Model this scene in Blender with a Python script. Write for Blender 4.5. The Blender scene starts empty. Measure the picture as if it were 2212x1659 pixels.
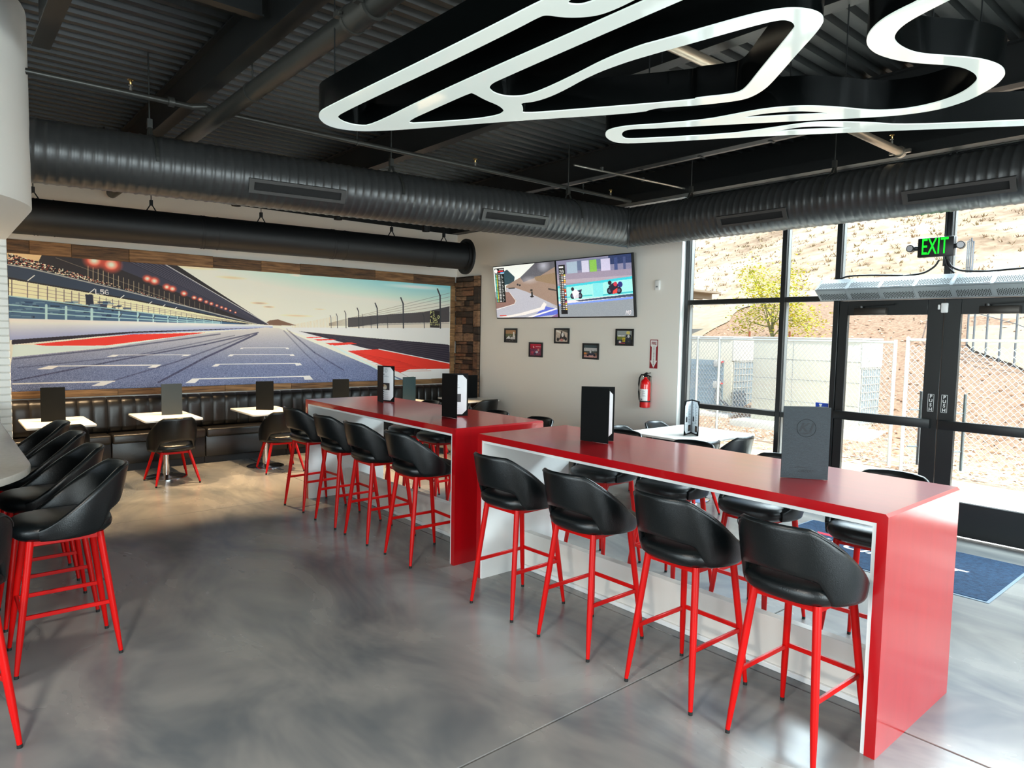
import bpy, bmesh, math, random
import numpy as np
from mathutils import Vector, Matrix

random.seed(7); RNG = np.random.default_rng(5)
scene = bpy.context.scene
COL = scene.collection
PI = math.pi

# ------------------------------------------------------------------ camera
W, H, FPX = 2212, 1659, 1472.5
YAW, PITCH, ROLL, CAMZ = 0.8635, 0.0709, 0.0188, 1.7835
def _axes():
    cy, sy = math.cos(YAW), math.sin(YAW)
    fw = Vector((-sy*math.cos(PITCH), cy*math.cos(PITCH), -math.sin(PITCH)))
    rt = Vector((cy, sy, 0)); up = rt.cross(fw)
    c, s = math.cos(ROLL), math.sin(ROLL)
    return fw, c*rt + s*up, -s*rt + c*up
FW, RT, UP = _axes()
CAM = Vector((0, 0, CAMZ))
def at(u, v, **k):
    """photograph pixel -> point of the place on a plane x=, y= or z="""
    d = FW + RT*((u - W/2)/FPX) + UP*((H/2 - v)/FPX)
    ax, val = next(iter(k.items())); i = 'xyz'.index(ax)
    return CAM + d*((val - CAM[i])/d[i])
cam_data = bpy.data.cameras.new('camera'); cam = bpy.data.objects.new('camera', cam_data); COL.objects.link(cam)
cam_data.sensor_fit = 'HORIZONTAL'; cam_data.sensor_width = 36; cam_data.lens = 36*FPX/W
cam_data.clip_start = 0.05; cam_data.clip_end = 600
cam.matrix_world = Matrix(((RT.x, UP.x, -FW.x, 0), (RT.y, UP.y, -FW.y, 0), (RT.z, UP.z, -FW.z, CAMZ), (0, 0, 0, 1)))
scene.camera = cam

# ------------------------------------------------------------------ world, sun, exposure
scene.view_settings.view_transform = 'Standard'; scene.view_settings.look = 'None'
scene.view_settings.exposure = 1.3; scene.view_settings.gamma = 1.0
scene.view_settings.use_curve_mapping = False
scene.cycles.use_denoising = True
scene.cycles.max_bounces = 8; scene.cycles.diffuse_bounces = 4; scene.cycles.glossy_bounces = 4
scene.cycles.transmission_bounces = 6; scene.cycles.transparent_max_bounces = 12
scene.cycles.sample_clamp_indirect = 4.0
scene.cycles.caustics_reflective = False; scene.cycles.caustics_refractive = False
world = bpy.data.worlds.new('sky'); scene.world = world; world.use_nodes = True
_nt = world.node_tree; _bg = _nt.nodes['Background']
_sky = _nt.nodes.new('ShaderNodeTexSky'); _sky.sky_type = 'NISHITA'; _sky.sun_disc = False
_sky.sun_elevation = math.radians(52); _sky.sun_rotation = math.radians(115); _sky.dust_density = 1.5
_nt.links.new(_sky.outputs[0], _bg.inputs[0]); _bg.inputs[1].default_value = SKY_STRENGTH = 0.20
world.cycles.sampling_method = 'NONE'      # smooth sky: no importance map needed, spares the interior lamps' samples
def add_light(name, kind, loc, energy, color=(1, 1, 1), target=None, **kw):
    l = bpy.data.lights.new(name, kind); l.energy = energy; l.color = color
    for k, v in kw.items(): setattr(l, k, v)
    o = bpy.data.objects.new(name, l); COL.objects.link(o); o.location = loc
    if target is not None:
        o.rotation_euler = (Vector(target) - Vector(loc)).to_track_quat('-Z', 'Y').to_euler()
    return o
# the sun stands to the right, above the hill side of the building, and does not reach through the glass
SUN = add_light('sun', 'SUN', (20, -3, 30), 3.0, (1.0, 0.93, 0.82), (0, 2.5, 0), angle=math.radians(0.6))
# area lamp added above the storefront, boosting the skylight through its glass
add_light('daylight_fill', 'AREA', (-.6, 8.75, 4.75), 1250, (0.80, 0.92, 1.0), (-.8, 4.9, .2), shape='RECTANGLE', size=9.0, size_y=2.0)
# area lamps added outside the unseen rear glazing, filling the room from behind
add_light('daylight_fill', 'AREA', (5.45, 2.4, 1.75), 300, (0.84, 0.93, 1.0), (-6, 2.6, 1.2), shape='RECTANGLE', size=6.5, size_y=2.9)
add_light('daylight_fill', 'AREA', (-0.6, -4.45, 1.8), 170, (0.88, 0.95, 1.0), (-2.5, 6, 1.4), shape='RECTANGLE', size=7.0, size_y=2.8)

# ------------------------------------------------------------------ helpers
def lin(c):
    f = lambda x: x/12.92 if x <= 0.04045 else ((x + 0.055)/1.055)**2.4
    return tuple(f(x/255.0) for x in c)
MATS = {}
def mat(name, rgb, rough=0.5, metal=0.0, spec=0.5, coat=0.0, coat_rough=0.1, noise=0.0, nscale=8.0, nstretch=(1, 1, 1),
        bump=0.0, bscale=60.0, emit=None, estr=0.0, trans=0.0, alpha=1.0, rgb2=None, rough2=None, sheen=0.0, coat_ior=1.5):
    if name in MATS: return MATS[name]
    m = bpy.data.materials.new(name); m.use_nodes = True
    nt = m.node_tree; b = nt.nodes['Principled BSDF']; N = nt.nodes.new; L = nt.links.new
    c = lin(rgb)
    b.inputs['Base Color'].default_value = (*c, 1); b.inputs['Roughness'].default_value = rough
    b.inputs['Metallic'].default_value = metal; b.inputs['Specular IOR Level'].default_value = spec
    b.inputs['Coat Weight'].default_value = coat; b.inputs['Coat Roughness'].default_value = coat_rough
    b.inputs['Transmission Weight'].default_value = trans; b.inputs['Alpha'].default_value = alpha
    b.inputs['Sheen Weight'].default_value = sheen; b.inputs['Coat IOR'].default_value = coat_ior
    if emit: b.inputs['Emission Color'].default_value = (*lin(emit), 1); b.inputs['Emission Strength'].default_value = estr
    if noise or rgb2 or bump or rough2:
        tc = N('ShaderNodeTexCoord'); mp = N('ShaderNodeMapping'); L(tc.outputs['Object'], mp.inputs[0])
        mp.inputs['Scale'].default_value = nstretch
    if noise or rgb2:
        n = N('ShaderNodeTexNoise'); n.inputs['Scale'].default_value = nscale; n.inputs['Detail'].default_value = 6; n.inputs['Roughness'].default_value = 0.6
        L(mp.outputs[0], n.inputs[0])
        r = N('ShaderNodeValToRGB'); L(n.outputs['Fac'], r.inputs[0])
        c2 = lin(rgb2) if rgb2 else tuple(min(1, x*(1 + noise)) for x in c)
        c1 = c if rgb2 else tuple(x*(1 - noise) for x in c)
        r.color_ramp.elements[0].position = 0.33; r.color_ramp.elements[1].position = 0.67
        r.color_ramp.elements[0].color = (*c1, 1); r.color_ramp.elements[1].color = (*c2, 1)
        L(r.outputs[0], b.inputs['Base Color'])
        if rough2 is not None:
            mr = N('ShaderNodeMapRange'); L(n.outputs['Fac'], mr.inputs[0]); mr.inputs[1].default_value = 0.3; mr.inputs[2].default_value = 0.7
            mr.inputs[3].default_value = rough; mr.inputs[4].default_value = rough2; L(mr.outputs[0], b.inputs['Roughness'])
    if bump:
        n2 = N('ShaderNodeTexNoise'); n2.inputs['Scale'].default_value = bscale; n2.inputs['Detail'].default_value = 4
        L(mp.outputs[0], n2.inputs[0])
        bp = N('ShaderNodeBump'); bp.inputs['Strength'].default_value = bump; bp.inputs['Distance'].default_value = 0.01
        L(n2.outputs['Fac'], bp.inputs['Height']); L(bp.outputs[0], b.inputs['Normal'])
    if emit: m.cycles.emission_sampling = 'NONE'
    MATS[name] = m; return m

class MB:
    """collects shapes into one mesh"""
    def __init__(s): s.v = []; s.f = []; s.m = []; s.uv = {}
    def add(s, vs, fs, mi=0):
        o = len(s.v); s.v += [tuple(v) for v in vs]; s.f += [tuple(i + o for i in f) for f in fs]; s.m += [mi]*len(fs); return s
    def box(s, a, b, mi=0):
        x0, y0, z0 = (min(a[i], b[i]) for i in range(3)); x1, y1, z1 = (max(a[i], b[i]) for i in range(3))
        return s.add([(x0, y0, z0), (x1, y0, z0), (x1, y1, z0), (x0, y1, z0), (x0, y0, z1), (x1, y0, z1), (x1, y1, z1), (x0, y1, z1)],
                     [(3, 2, 1, 0), (4, 5, 6, 7), (0, 1, 5, 4), (1, 2, 6, 5), (2, 3, 7, 6), (3, 0, 4, 7)], mi)
    def hexa(s, P, mi=0):   # eight corners, bottom ring then top ring
        return s.add(P, [(3, 2, 1, 0), (4, 5, 6, 7), (0, 1, 5, 4), (1, 2, 6, 5), (2, 3, 7, 6), (3, 0, 4, 7)], mi)
    def bar(s, p, q, w, h, mi=0, up=(0, 0, 1)):
        p, q = Vector(p), Vector(q); d = (q - p).normalized(); u = Vector(up)
        if abs(d.dot(u)) > 0.99: u = Vector((0, 1, 0))
        r = d.cross(u).normalized()*(w/2); t = r.cross(d).normalized()*(h/2)
        return s.hexa([p - r - t, p + r - t, q + r - t, q - r - t, p - r + t, p + r + t, q + r + t, q - r + t], mi)
    def tube(s, pts, r, n=12, mi=0, caps=True):
        pts = [Vector(p) for p in pts]; rs = r if isinstance(r, (list, tuple)) else [r]*len(pts)
        vs = []; ref = None
        for i, p in enumerate(pts):
            d = (pts[min(i + 1, len(pts) - 1)] - pts[max(i - 1, 0)]).normalized()
            if ref is None: ref = Vector((0, 0, 1)) if abs(d.z) < 0.9 else Vector((1, 0, 0))
            a = d.cross(ref).normalized(); b = d.cross(a).normalized(); ref = b.cross(d) if False else ref
            if a.length < 1e-6: a = Vector((1, 0, 0)); b = d.cross(a)
            for k in range(n):
                t = 2*PI*k/n; vs.append(p + (a*math.cos(t) + b*math.sin(t))*rs[i])
        fs = []
        for i in range(len(pts) - 1):
            for k in range(n):
                k2 = (k + 1) % n; fs.append((i*n + k, i*n + k2, (i + 1)*n + k2, (i + 1)*n + k))
        if caps: fs.append(tuple(range(n - 1, -1, -1))); fs.append(tuple(range((len(pts) - 1)*n, len(pts)*n)))
        return s.add(vs, fs, mi)
    def lathe(s, prof, n=24, c=(0, 0, 0), mi=0, sx=1, sy=1):
        vs = []; 
        for r, z in prof:
            for k in range(n):
                t = 2*PI*k/n; vs.append((c[0] + r*sx*math.cos(t), c[1] + r*sy*math.sin(t), c[2] + z))
        fs = [(i*n + k, i*n + (k + 1) % n, (i + 1)*n + (k + 1) % n, (i + 1)*n + k) for i in range(len(prof) - 1) for k in range(n)]
        fs.append(tuple(range(n - 1, -1, -1))); fs.append(tuple(range((len(prof) - 1)*n, len(prof)*n)))
        return s.add(vs, fs, mi)
    def prism(s, poly, z0, z1, mi=0):
        n = len(poly); vs = [(x, y, z0) for x, y in poly] + [(x, y, z1) for x, y in poly]
        fs = [tuple(range(n - 1, -1, -1)), tuple(range(n, 2*n))] + [(i, (i + 1) % n, n + (i + 1) % n, n + i) for i in range(n)]
        return s.add(vs, fs, mi)
    def mesh(s, name, mats, bevel=0, seg=2, smooth=True, angle=40, recalc=True):
        me = bpy.data.meshes.new(name); me.from_pydata([tuple(v) for v in s.v], [], s.f)
        for m in mats: me.materials.append(m)
        me.polygons.foreach_set('material_index', s.m)
        if bevel or recalc:
            bm = bmesh.new(); bm.from_mesh(me)
            if recalc: bmesh.ops.recalc_face_normals(bm, faces=bm.faces)
            if bevel:
                es = [e for e in bm.edges if len(e.link_faces) == 2 and e.calc_face_angle(0) > 0.5]
                bmesh.ops.bevel(bm, geom=es, offset=bevel, segments=seg, profile=0.5, affect='EDGES', clamp_overlap=True)
            bm.to_mesh(me); bm.free()
        if smooth:
            me.polygons.foreach_set('use_smooth', [True]*len(me.polygons)); me.set_sharp_from_angle(angle=math.radians(angle))
        return me
    def build(s, name, m, parent=None, **k):
        ms = m if isinstance(m, (list, tuple)) else [m]
        return link(name, s.mesh(name, ms, **k), parent)
def link(name, me, parent=None):
    o = bpy.data.objects.new(name, me); COL.objects.link(o)
    if parent is not None: o.parent = parent
    return o
def tag(o, label=None, cat=None, group=None, kind=None):
    if label: o['label'] = label
    if cat: o['category'] = cat
    if group: o['group'] = group
    if kind: o['kind'] = kind
    return o
def thing(name, label, cat, loc=(0, 0, 0), rz=0, group=None):
    o = bpy.data.objects.new(name, None); COL.objects.link(o); o.empty_display_size = 0.1
    o.location = loc; o.rotation_euler = (0, 0, rz); return tag(o, label, cat, group)
def dup(root, loc, rz=0, label=None, group=None):
    r = root.copy(); COL.objects.link(r); r.location = loc; r.rotation_euler = (0, 0, rz)
    if label: r['label'] = label
    if group: r['group'] = group
    for ch in list(root.children):
        c = ch.copy(); COL.objects.link(c); c.parent = r
        for g in list(ch.children):
            d = g.copy(); COL.objects.link(d); d.parent = c
    return r
def text_mesh(body, size, depth, m, name, parent=None, bold=0.0, shear=0.0, align='CENTER', space=1.0):
    """lettering as a thin mesh in the local XY plane, facing +Z, centred on the origin"""
    cu = bpy.data.curves.new(name, 'FONT'); cu.body = body; cu.size = size; cu.extrude = depth; cu.offset = bold
    cu.shear = shear; cu.align_x = align; cu.align_y = 'CENTER'; cu.resolution_u = 3; cu.space_line = space
    t = bpy.data.objects.new('tmp', cu); COL.objects.link(t)
    me = bpy.data.meshes.new_from_object(t.evaluated_get(bpy.context.evaluated_depsgraph_get()))
    bpy.data.objects.remove(t); bpy.data.curves.remove(cu)
    me.name = name; me.materials.clear(); me.materials.append(m)
    return link(name, me, parent)
FACE_SOUTH = Matrix(((1, 0, 0), (0, 0, -1), (0, 1, 0)))    # local XY -> world XZ, looking towards -Y
FACE_EAST = Matrix(((0, 0, 1), (1, 0, 0), (0, 1, 0)))      # local XY -> world YZ, looking towards +X
def put(o, rot3, loc):
    o.matrix_local = Matrix.Translation(Vector(loc)) @ rot3.to_4x4(); return o

# ------------------------------------------------------------------ flat print: pictures drawn in code
class Canvas:
    def __init__(s, w, h, rgb=(255, 255, 255)):
        s.w, s.h = w, h; s.a = np.empty((h, w, 3), np.float32); s.a[:] = np.array(rgb)/255
    def _blend(s, y0, y1, x0, x1, mask, rgb, al):
        c = np.array(rgb, np.float32)/255; k = (mask*al)[..., None]
        s.a[y0:y1, x0:x1] = s.a[y0:y1, x0:x1]*(1 - k) + c*k
    def poly(s, pts, rgb, al=1.0, soft=0):
        xs = [p[0] for p in pts]; ys = [p[1] for p in pts]
        x0, x1 = max(0, int(min(xs)) - 1), min(s.w, int(max(xs)) + 2); y0, y1 = max(0, int(min(ys)) - 1), min(s.h, int(max(ys)) + 2)
        if x1 <= x0 or y1 <= y0: return s
        Y, X = np.mgrid[y0:y1, x0:x1]; X = X + .5; Y = Y + .5; m = np.zeros(X.shape, bool)
        for i in range(len(pts)):
            (ax, ay), (bx, by) = pts[i], pts[(i + 1) % len(pts)]
            if ay == by: continue
            c = ((ay > Y) != (by > Y)) & (X < (bx - ax)*(Y - ay)/(by - ay) + ax); m ^= c
        s._blend(y0, y1, x0, x1, m.astype(np.float32), rgb, al); return s
    def line(s, pts, wd, rgb, al=1.0):
        for (ax, ay), (bx, by) in zip(pts[:-1], pts[1:]):
            x0, x1 = max(0, int(min(ax, bx) - wd - 1)), min(s.w, int(max(ax, bx) + wd + 2)); y0, y1 = max(0, int(min(ay, by) - wd - 1)), min(s.h, int(max(ay, by) + wd + 2))
            if x1 <= x0 or y1 <= y0: continue
            Y, X = np.mgrid[y0:y1, x0:x1]; X = X + .5; Y = Y + .5; dx, dy = bx - ax, by - ay; L2 = dx*dx + dy*dy + 1e-9
            t = np.clip(((X - ax)*dx + (Y - ay)*dy)/L2, 0, 1); d = np.hypot(X - ax - t*dx, Y - ay - t*dy)
            s._blend(y0, y1, x0, x1, np.clip(wd/2 + .5 - d, 0, 1).astype(np.float32), rgb, al)
        return s
    def disc(s, cx, cy, rx, ry, rgb, al=1.0, fall=0.0):
        x0, x1 = max(0, int(cx - rx - 1)), min(s.w, int(cx + rx + 2)); y0, y1 = max(0, int(cy - ry - 1)), min(s.h, int(cy + ry + 2))
        if x1 <= x0 or y1 <= y0: return s
        Y, X = np.mgrid[y0:y1, x0:x1]; d = np.hypot((X + .5 - cx)/rx, (Y + .5 - cy)/ry)
        m = np.clip((1 - d)/max(fall, 1.0/max(rx, 1)), 0, 1)
        s._blend(y0, y1, x0, x1, m.astype(np.float32), rgb, al); return s
    def rect(s, x0, y0, x1, y1, rgb, al=1.0): return s.poly([(x0, y0), (x1, y0), (x1, y1), (x0, y1)], rgb, al)
    def grain(s, amt, mask=None, size=1):
        n = RNG.normal(0, amt, (s.h//size + 1, s.w//size + 1)).astype(np.float32); n = np.kron(n, np.ones((size, size), np.float32))[:s.h, :s.w]
        s.a += (n if mask is None else n*mask)[..., None]; return s
    FONT = {'P': '11110100011000111110100001000010000', '1': '00100011000010000100001000010001110', '+': '00000001000010011111001000010000000', '2': '01110100010000100110010001000011111',
            '.': '00000000000000000000000000110001100', '0': '01110100011001110101110011000101110', 'L': '10000100001000010000100001000011111', '5': '11111100001111000001000011000101110',
            'N': '10001110011010110011100011000110001', 'O': '01110100011000110001100011000101110', 'I': '01110001000010000100001000010001110', 'M': '10001110111010110101100011000110001',
            'T': '11111001000010000100001000010000100', ' ': '0'*35, 'G': '01110100011000010111100011000101111'}
    def text(s, x, y, px, body, rgb, slant=0.0):
        for ch in body:
            g = s.FONT.get(ch, s.FONT[' '])
            for i, b in enumerate(g):
                if b == '1':
                    cx, cy = i % 5, i//5; sx = x + cx*px + (6 - cy)*px*slant; s.rect(sx, y + cy*px, sx + px*1.05, y + (cy + 1)*px*1.0, rgb)
            x += 6*px
        return s
    def material(s, name, rough=0.5, emit=0.0, spec=0.5, coat=0.0):
        im = bpy.data.images.new(name, s.w, s.h); a = np.ones((s.h, s.w, 4), np.float32); a[..., :3] = np.clip(s.a[::-1], 0, 1)
        im.pixels.foreach_set(a.ravel()); im.pack()
        m = bpy.data.materials.new(name); m.use_nodes = True; nt = m.node_tree; b = nt.nodes['Principled BSDF']
        t = nt.nodes.new('ShaderNodeTexImage'); t.image = im; t.extension = 'EXTEND'
        uv = nt.nodes.new('ShaderNodeTexCoord'); nt.links.new(uv.outputs['UV'], t.inputs[0])
        nt.links.new(t.outputs[0], b.inputs['Base Color']); b.inputs['Roughness'].default_value = rough; b.inputs['Specular IOR Level'].default_value = spec
        b.inputs['Coat Weight'].default_value = coat
        if emit:
            m.cycles.emission_sampling = 'NONE'; nt.links.new(t.outputs[0], b.inputs['Emission Color']); b.inputs['Emission Strength'].default_value = emit
        return m
def print_quad(name, P, m, parent=None):
    """four corners bottom-left, bottom-right, top-right, top-left carrying a print"""
    me = bpy.data.meshes.new(name); me.from_pydata([tuple(p) for p in P], [], [(0, 1, 2, 3)])
    uv = me.uv_layers.new(name='UVMap'); 
    for l, c in zip(uv.data, ((0, 0), (1, 0), (1, 1), (0, 1))): l.uv = c
    me.materials.append(m); return link(name, me, parent)

# ------------------------------------------------------------------ materials
XM, YW = -9.85, 7.10                     # mural wall and window wall
XR, YB = 5.0, -4.0                       # walls behind the photographer
ZD = 3.90                                # roof deck
M_white = mat('wall_paint', (236, 232, 224), 0.6, bump=0.08, bscale=180)
M_black_paint = mat('ceiling_black_paint', (20, 22, 22), 0.45, noise=0.15, nscale=3)
M_deck = mat('deck_black_paint', (23, 25, 24), 0.40, noise=0.2, nscale=2)
M_duct = mat('duct_black_paint', (50, 51, 51), 0.34, spec=0.6, noise=0.1, nscale=5)
M_smooth_duct = mat('insulated_duct_black', (15, 16, 17), 0.55)
M_frame = mat('anodised_black_aluminium', (24, 27, 28), 0.35, spec=0.5)
M_frame2 = mat('handle_and_lit_side_grey', (120, 122, 122), 0.4, metal=0.6)  # grey of the door pulls, also paints the lit mullion sides
M_chrome = mat('chrome', (205, 205, 205), 0.12, metal=1.0)
M_steel = mat('brushed_steel', (170, 165, 155), 0.3, metal=0.9)
M_grey_metal = mat('grey_enamel', (112, 118, 122), 0.5)
M_red = mat('red_laminate', (172, 3, 14), 0.34, spec=0.3, coat=0.75, coat_ior=1.5, coat_rough=0.12, noise=0.06, nscale=2.5, nstretch=(1, 6, 1))
M_redleg = mat('red_enamel', (190, 10, 8), 0.34, spec=0.25, coat=0.0)
M_liner = mat('white_laminate', (232, 234, 232), 0.35)
M_leather = mat('black_vinyl', (8, 13, 15), 0.31, spec=0.5, bump=0.12, bscale=220)
M_booth = mat('bronze_black_vinyl', (26, 24, 22), 0.33, spec=0.5, bump=0.1, bscale=160)
M_rubber = mat('black_rubber', (18, 18, 18), 0.7)
M_tabletop = mat('white_table_laminate', (240, 236, 228), 0.3)
M_cover = mat('menu_leatherette', (5, 8, 9), 0.6, spec=0.15, bump=0.15, bscale=300)
M_cover2 = mat('menu_grained_leatherette', (36, 46, 52), 0.42, spec=0.4, noise=0.2, nscale=40, nstretch=(1, 1, 8), bump=0.25, bscale=120)
M_stamp = mat('blind_stamp', (16, 24, 30), 0.55)
M_paper = mat('menu_paper', (240, 243, 245), 0.6)
M_wood = mat('rustic_wood', (84, 58, 36), 0.65, rgb2=(160, 120, 80), nscale=6, nstretch=(1, .5, 6), bump=0.5, bscale=40)
M_wood_dark = mat('rustic_wood_dark', (58, 42, 30), 0.65, rgb2=(122, 90, 60), nscale=7, nstretch=(1, .6, 6), bump=0.5, bscale=40)
M_block = mat('burnt_wood_block', (58, 42, 31), 0.6, rgb2=(126, 92, 66), nscale=9, nstretch=(1, 1, 3), bump=0.6, bscale=50)
M_block2 = mat('burnt_wood_block_light', (86, 62, 45), 0.6, rgb2=(160, 122, 90), nscale=9, nstretch=(1, 1, 3), bump=0.6, bscale=50)
M_block3 = mat('burnt_wood_block_red', (96, 60, 40), 0.6, rgb2=(140, 96, 66), nscale=9, nstretch=(1, 1, 3), bump=0.6, bscale=50)
M_block4 = mat('burnt_wood_block_black', (34, 26, 20), 0.6, rgb2=(70, 50, 36), nscale=9, nstretch=(1, 1, 3), bump=0.6, bscale=50)
M_seam = mat('dark_joint', (24, 22, 20), 0.8)
M_glass = mat('clear_glass', (255, 255, 255), 0.0, spec=0.5, trans=1.0); 
def _glass():
    m = MATS['clear_glass']; nt = m.node_tree; nt.nodes.clear()
    o = nt.nodes.new('ShaderNodeOutputMaterial'); t = nt.nodes.new('ShaderNodeBsdfTransparent'); g = nt.nodes.new('ShaderNodeBsdfGlossy')
    t.inputs[0].default_value = (0.93, 0.96, 0.95, 1); g.inputs['Roughness'].default_value = 0.02
    f = nt.nodes.new('ShaderNodeFresnel'); gm = nt.nodes.new('ShaderNodeNewGeometry'); mr_ = nt.nodes.new('ShaderNodeMapRange'); mr_.inputs[3].default_value = 1.35; mr_.inputs[4].default_value = 1/1.35
    nt.links.new(gm.outputs['Backfacing'], mr_.inputs[0]); nt.links.new(mr_.outputs[0], f.inputs[0]); x = nt.nodes.new('ShaderNodeMixShader')
    nt.links.new(f.outputs[0], x.inputs[0]); nt.links.new(t.outputs[0], x.inputs[1]); nt.links.new(g.outputs[0], x.inputs[2]); nt.links.new(x.outputs[0], o.inputs[0])
_glass()
M_acrylic = mat('white_acrylic', (206, 216, 211), 0.08, spec=0.5, coat=0.4, coat_rough=0.03, emit=(226, 240, 232), estr=0.22)
M_sign_black = mat('gloss_black_return', (7, 9, 9), 0.16, spec=0.4)
M_plastic_white = mat('white_plastic', (232, 232, 230), 0.4)
M_dark = mat('dark_void', (8, 9, 9), 0.8)

# ------------------------------------------------------------------ floor: polished concrete slabs with saw-cut joints
def concrete():
    m = mat('polished_concrete', (112, 112, 110), 0.3, spec=0.55)
    nt = m.node_tree; b = nt.nodes['Principled BSDF']; N = nt.nodes.new; L = nt.links.new
    g = N('ShaderNodeNewGeometry'); mp = N('ShaderNodeMapping'); L(g.outputs['Position'], mp.inputs[0]); mp.inputs['Rotation'].default_value = (0, 0, 0.9)
    mp.inputs['Scale'].default_value = (1, 2.1, 1)
    n1 = N('ShaderNodeTexNoise'); n1.inputs['Scale'].default_value = .8; n1.inputs['Detail'].default_value = 4; n1.inputs['Roughness'].default_value = 0.55; n1.inputs['Distortion'].default_value = .6; L(mp.outputs[0], n1.inputs[0])
    n2 = N('ShaderNodeTexNoise'); n2.inputs['Scale'].default_value = 70; n2.inputs['Detail'].default_value = 3; L(g.outputs['Position'], n2.inputs[0])
    sm_ = N('ShaderNodeMapRange'); sm_.interpolation_type = 'SMOOTHSTEP'; sm_.inputs[1].default_value = .28; sm_.inputs[2].default_value = .74; L(n1.outputs['Fac'], sm_.inputs[0])
    r = N('ShaderNodeValToRGB'); L(sm_.outputs[0], r.inputs[0])
    e = r.color_ramp.elements; e[0].position = 0.0; e[1].position = 1.0
    e[0].color = (*lin((90, 94, 97)), 1); e[1].color = (*lin((146, 143, 137)), 1)
    mx = N('ShaderNodeMix'); mx.data_type = 'RGBA'; mx.blend_type = 'OVERLAY'; mx.inputs[0].default_value = 0.0
    L(r.outputs[0], mx.inputs[6]); L(n2.outputs['Fac'], mx.inputs[7]); L(mx.outputs[2], b.inputs['Base Color'])
    mr = N('ShaderNodeMapRange'); L(n1.outputs['Fac'], mr.inputs[0]); mr.inputs[3].default_value = 0.18; mr.inputs[4].default_value = 0.34; L(mr.outputs[0], b.inputs['Roughness'])
    return m
M_concrete = concrete()
M_joint = mat('joint_filler', (60, 61, 60), 0.8)
floor = MB().box((XM - .3, YB - .3, -.20), (XR + .3, YW + .1, -.012)).build('floor', M_joint); tag(floor, kind='structure')
xs = [XM - .25, -7.0, -2.17, 2.65, XR + .25]; ys = [YB - .25, -1.45, 3.35, YW + .1]
for i in range(4):
    for j in range(3):
        g = 0.004
        MB().box((xs[i] + g, ys[j] + g, -.012), (xs[i + 1] - g, ys[j + 1] - g, 0)).build('slab', M_concrete, floor, bevel=0.003, seg=1)

# ------------------------------------------------------------------ walls
ZW = 3.52                                # white paint stops here, black above
wl = MB().box((XM - .2, YB, -.01), (XM, YW + .2, ZW)).build('wall_left', M_white); tag(wl, kind='structure')
MB().box((XM - .2, YB, ZW), (XM - .0, YW + .2, ZD + .1)).build('black_band', M_black_paint, wl)
XWE = -5.13                              # the television wall ends here
wb = MB().box((XM, YW, -.01), (XWE, YW + .22, ZW)).build('wall_back', M_white); tag(wb, kind='structure')
MB().box((XM, YW, ZW), (XR, YW + .22, ZD + .1)).build('black_band', M_black_paint, wb)
# the unseen walls behind the photographer: piers and headers between large windows
wr = MB().box((XR, YB, -.01), (XR + .2, YB + 3, ZD)).box((XR, 5.8, -.01), (XR + .2, YW + .2, ZD)).box((XR, YB + 3, 3.2), (XR + .2, 5.8, ZD)).build('wall_right', M_white); tag(wr, kind='structure')
wf = MB().box((XM, YB - .2, -.01), (-4.2, YB, ZD)).box((3.0, YB - .2, -.01), (XR, YB, ZD)).box((-4.2, YB - .2, 3.2), (3.0, YB, ZD)).build('wall_front', M_white); tag(wf, kind='structure')
w2 = thing('window_2', None, None); tag(w2, kind='structure')
MB().box((XR + .08, YB + 3, 0), (XR + .09, 5.8, 3.2)).build('pane', M_glass, w2)
for y in (YB + 3.03, 1.2, 3.5, 5.77): MB().box((XR + .04, y - .03, 0), (XR + .14, y + .03, 3.2)).build('mullion', M_frame, w2)
w3 = thing('window_3', None, None); tag(w3, kind='structure')
MB().box((-4.2, YB - .09, 0), (3.0, YB - .08, 3.2)).build('pane', M_glass, w3)
for x in (-4.17, -1.8, .6, 2.97): MB().box((x - .03, YB - .14, 0), (x + .03, YB - .04, 3.2)).build('mullion', M_frame, w3)

# white brick wall behind the bar and the rounded white soffit above it
XBW, YBW = -8.1, 0.585
bw = MB().box((XBW - .25, YB, -.01), (XBW - .012, YBW, 2.62)).build('wall_bar', mat('white_mortar', (214, 212, 206), 0.7)); tag(bw, kind='structure')
M_brick = mat('white_painted_brick', (236, 235, 230), 0.55, bump=0.3, bscale=35)
bme = MB().box((0, -.195/1, 0), (.012, 0, .061)).mesh('brick', [M_brick], bevel=.004, seg=1)
nb = 0
for r in range(37):
    z = .004 + r*.0705; off = 0.0 if r % 2 else 0.105
    y = YBW - off
    if off: 
        q = MB().box((0, -.095, 0), (.012, 0, .061)).mesh('brick', [M_brick], bevel=.004, seg=1) if r == 0 else q
        o = link('brick', q, bw); o.location = (XBW - .012 + random.uniform(0, .003), YBW, z)
    while y > YBW - 1.4 and nb < 290:
        o = link('brick', bme, bw); o.location = (XBW - .012 + random.uniform(0, .003), y, z); y -= .205; nb += 1
def capsule(x_end, cx, cy, r, n=28):     # plan: straight sides and a round end towards +X
    return [(x_end, cy - r)] + [(cx + r*math.sin(t), cy - r*math.cos(t)) for t in [PI*i/n for i in range(n + 1)]] + [(x_end, cy + r)]
ZS = 2.60
sof = MB().prism(capsule(XBW - .2, -5.98, -.42, 1.0), ZS, ZD).build('ceiling_soffit', mat('soffit_paint', (250, 247, 240), 0.6), smooth=True, angle=30); tag(sof, kind='structure')

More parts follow.
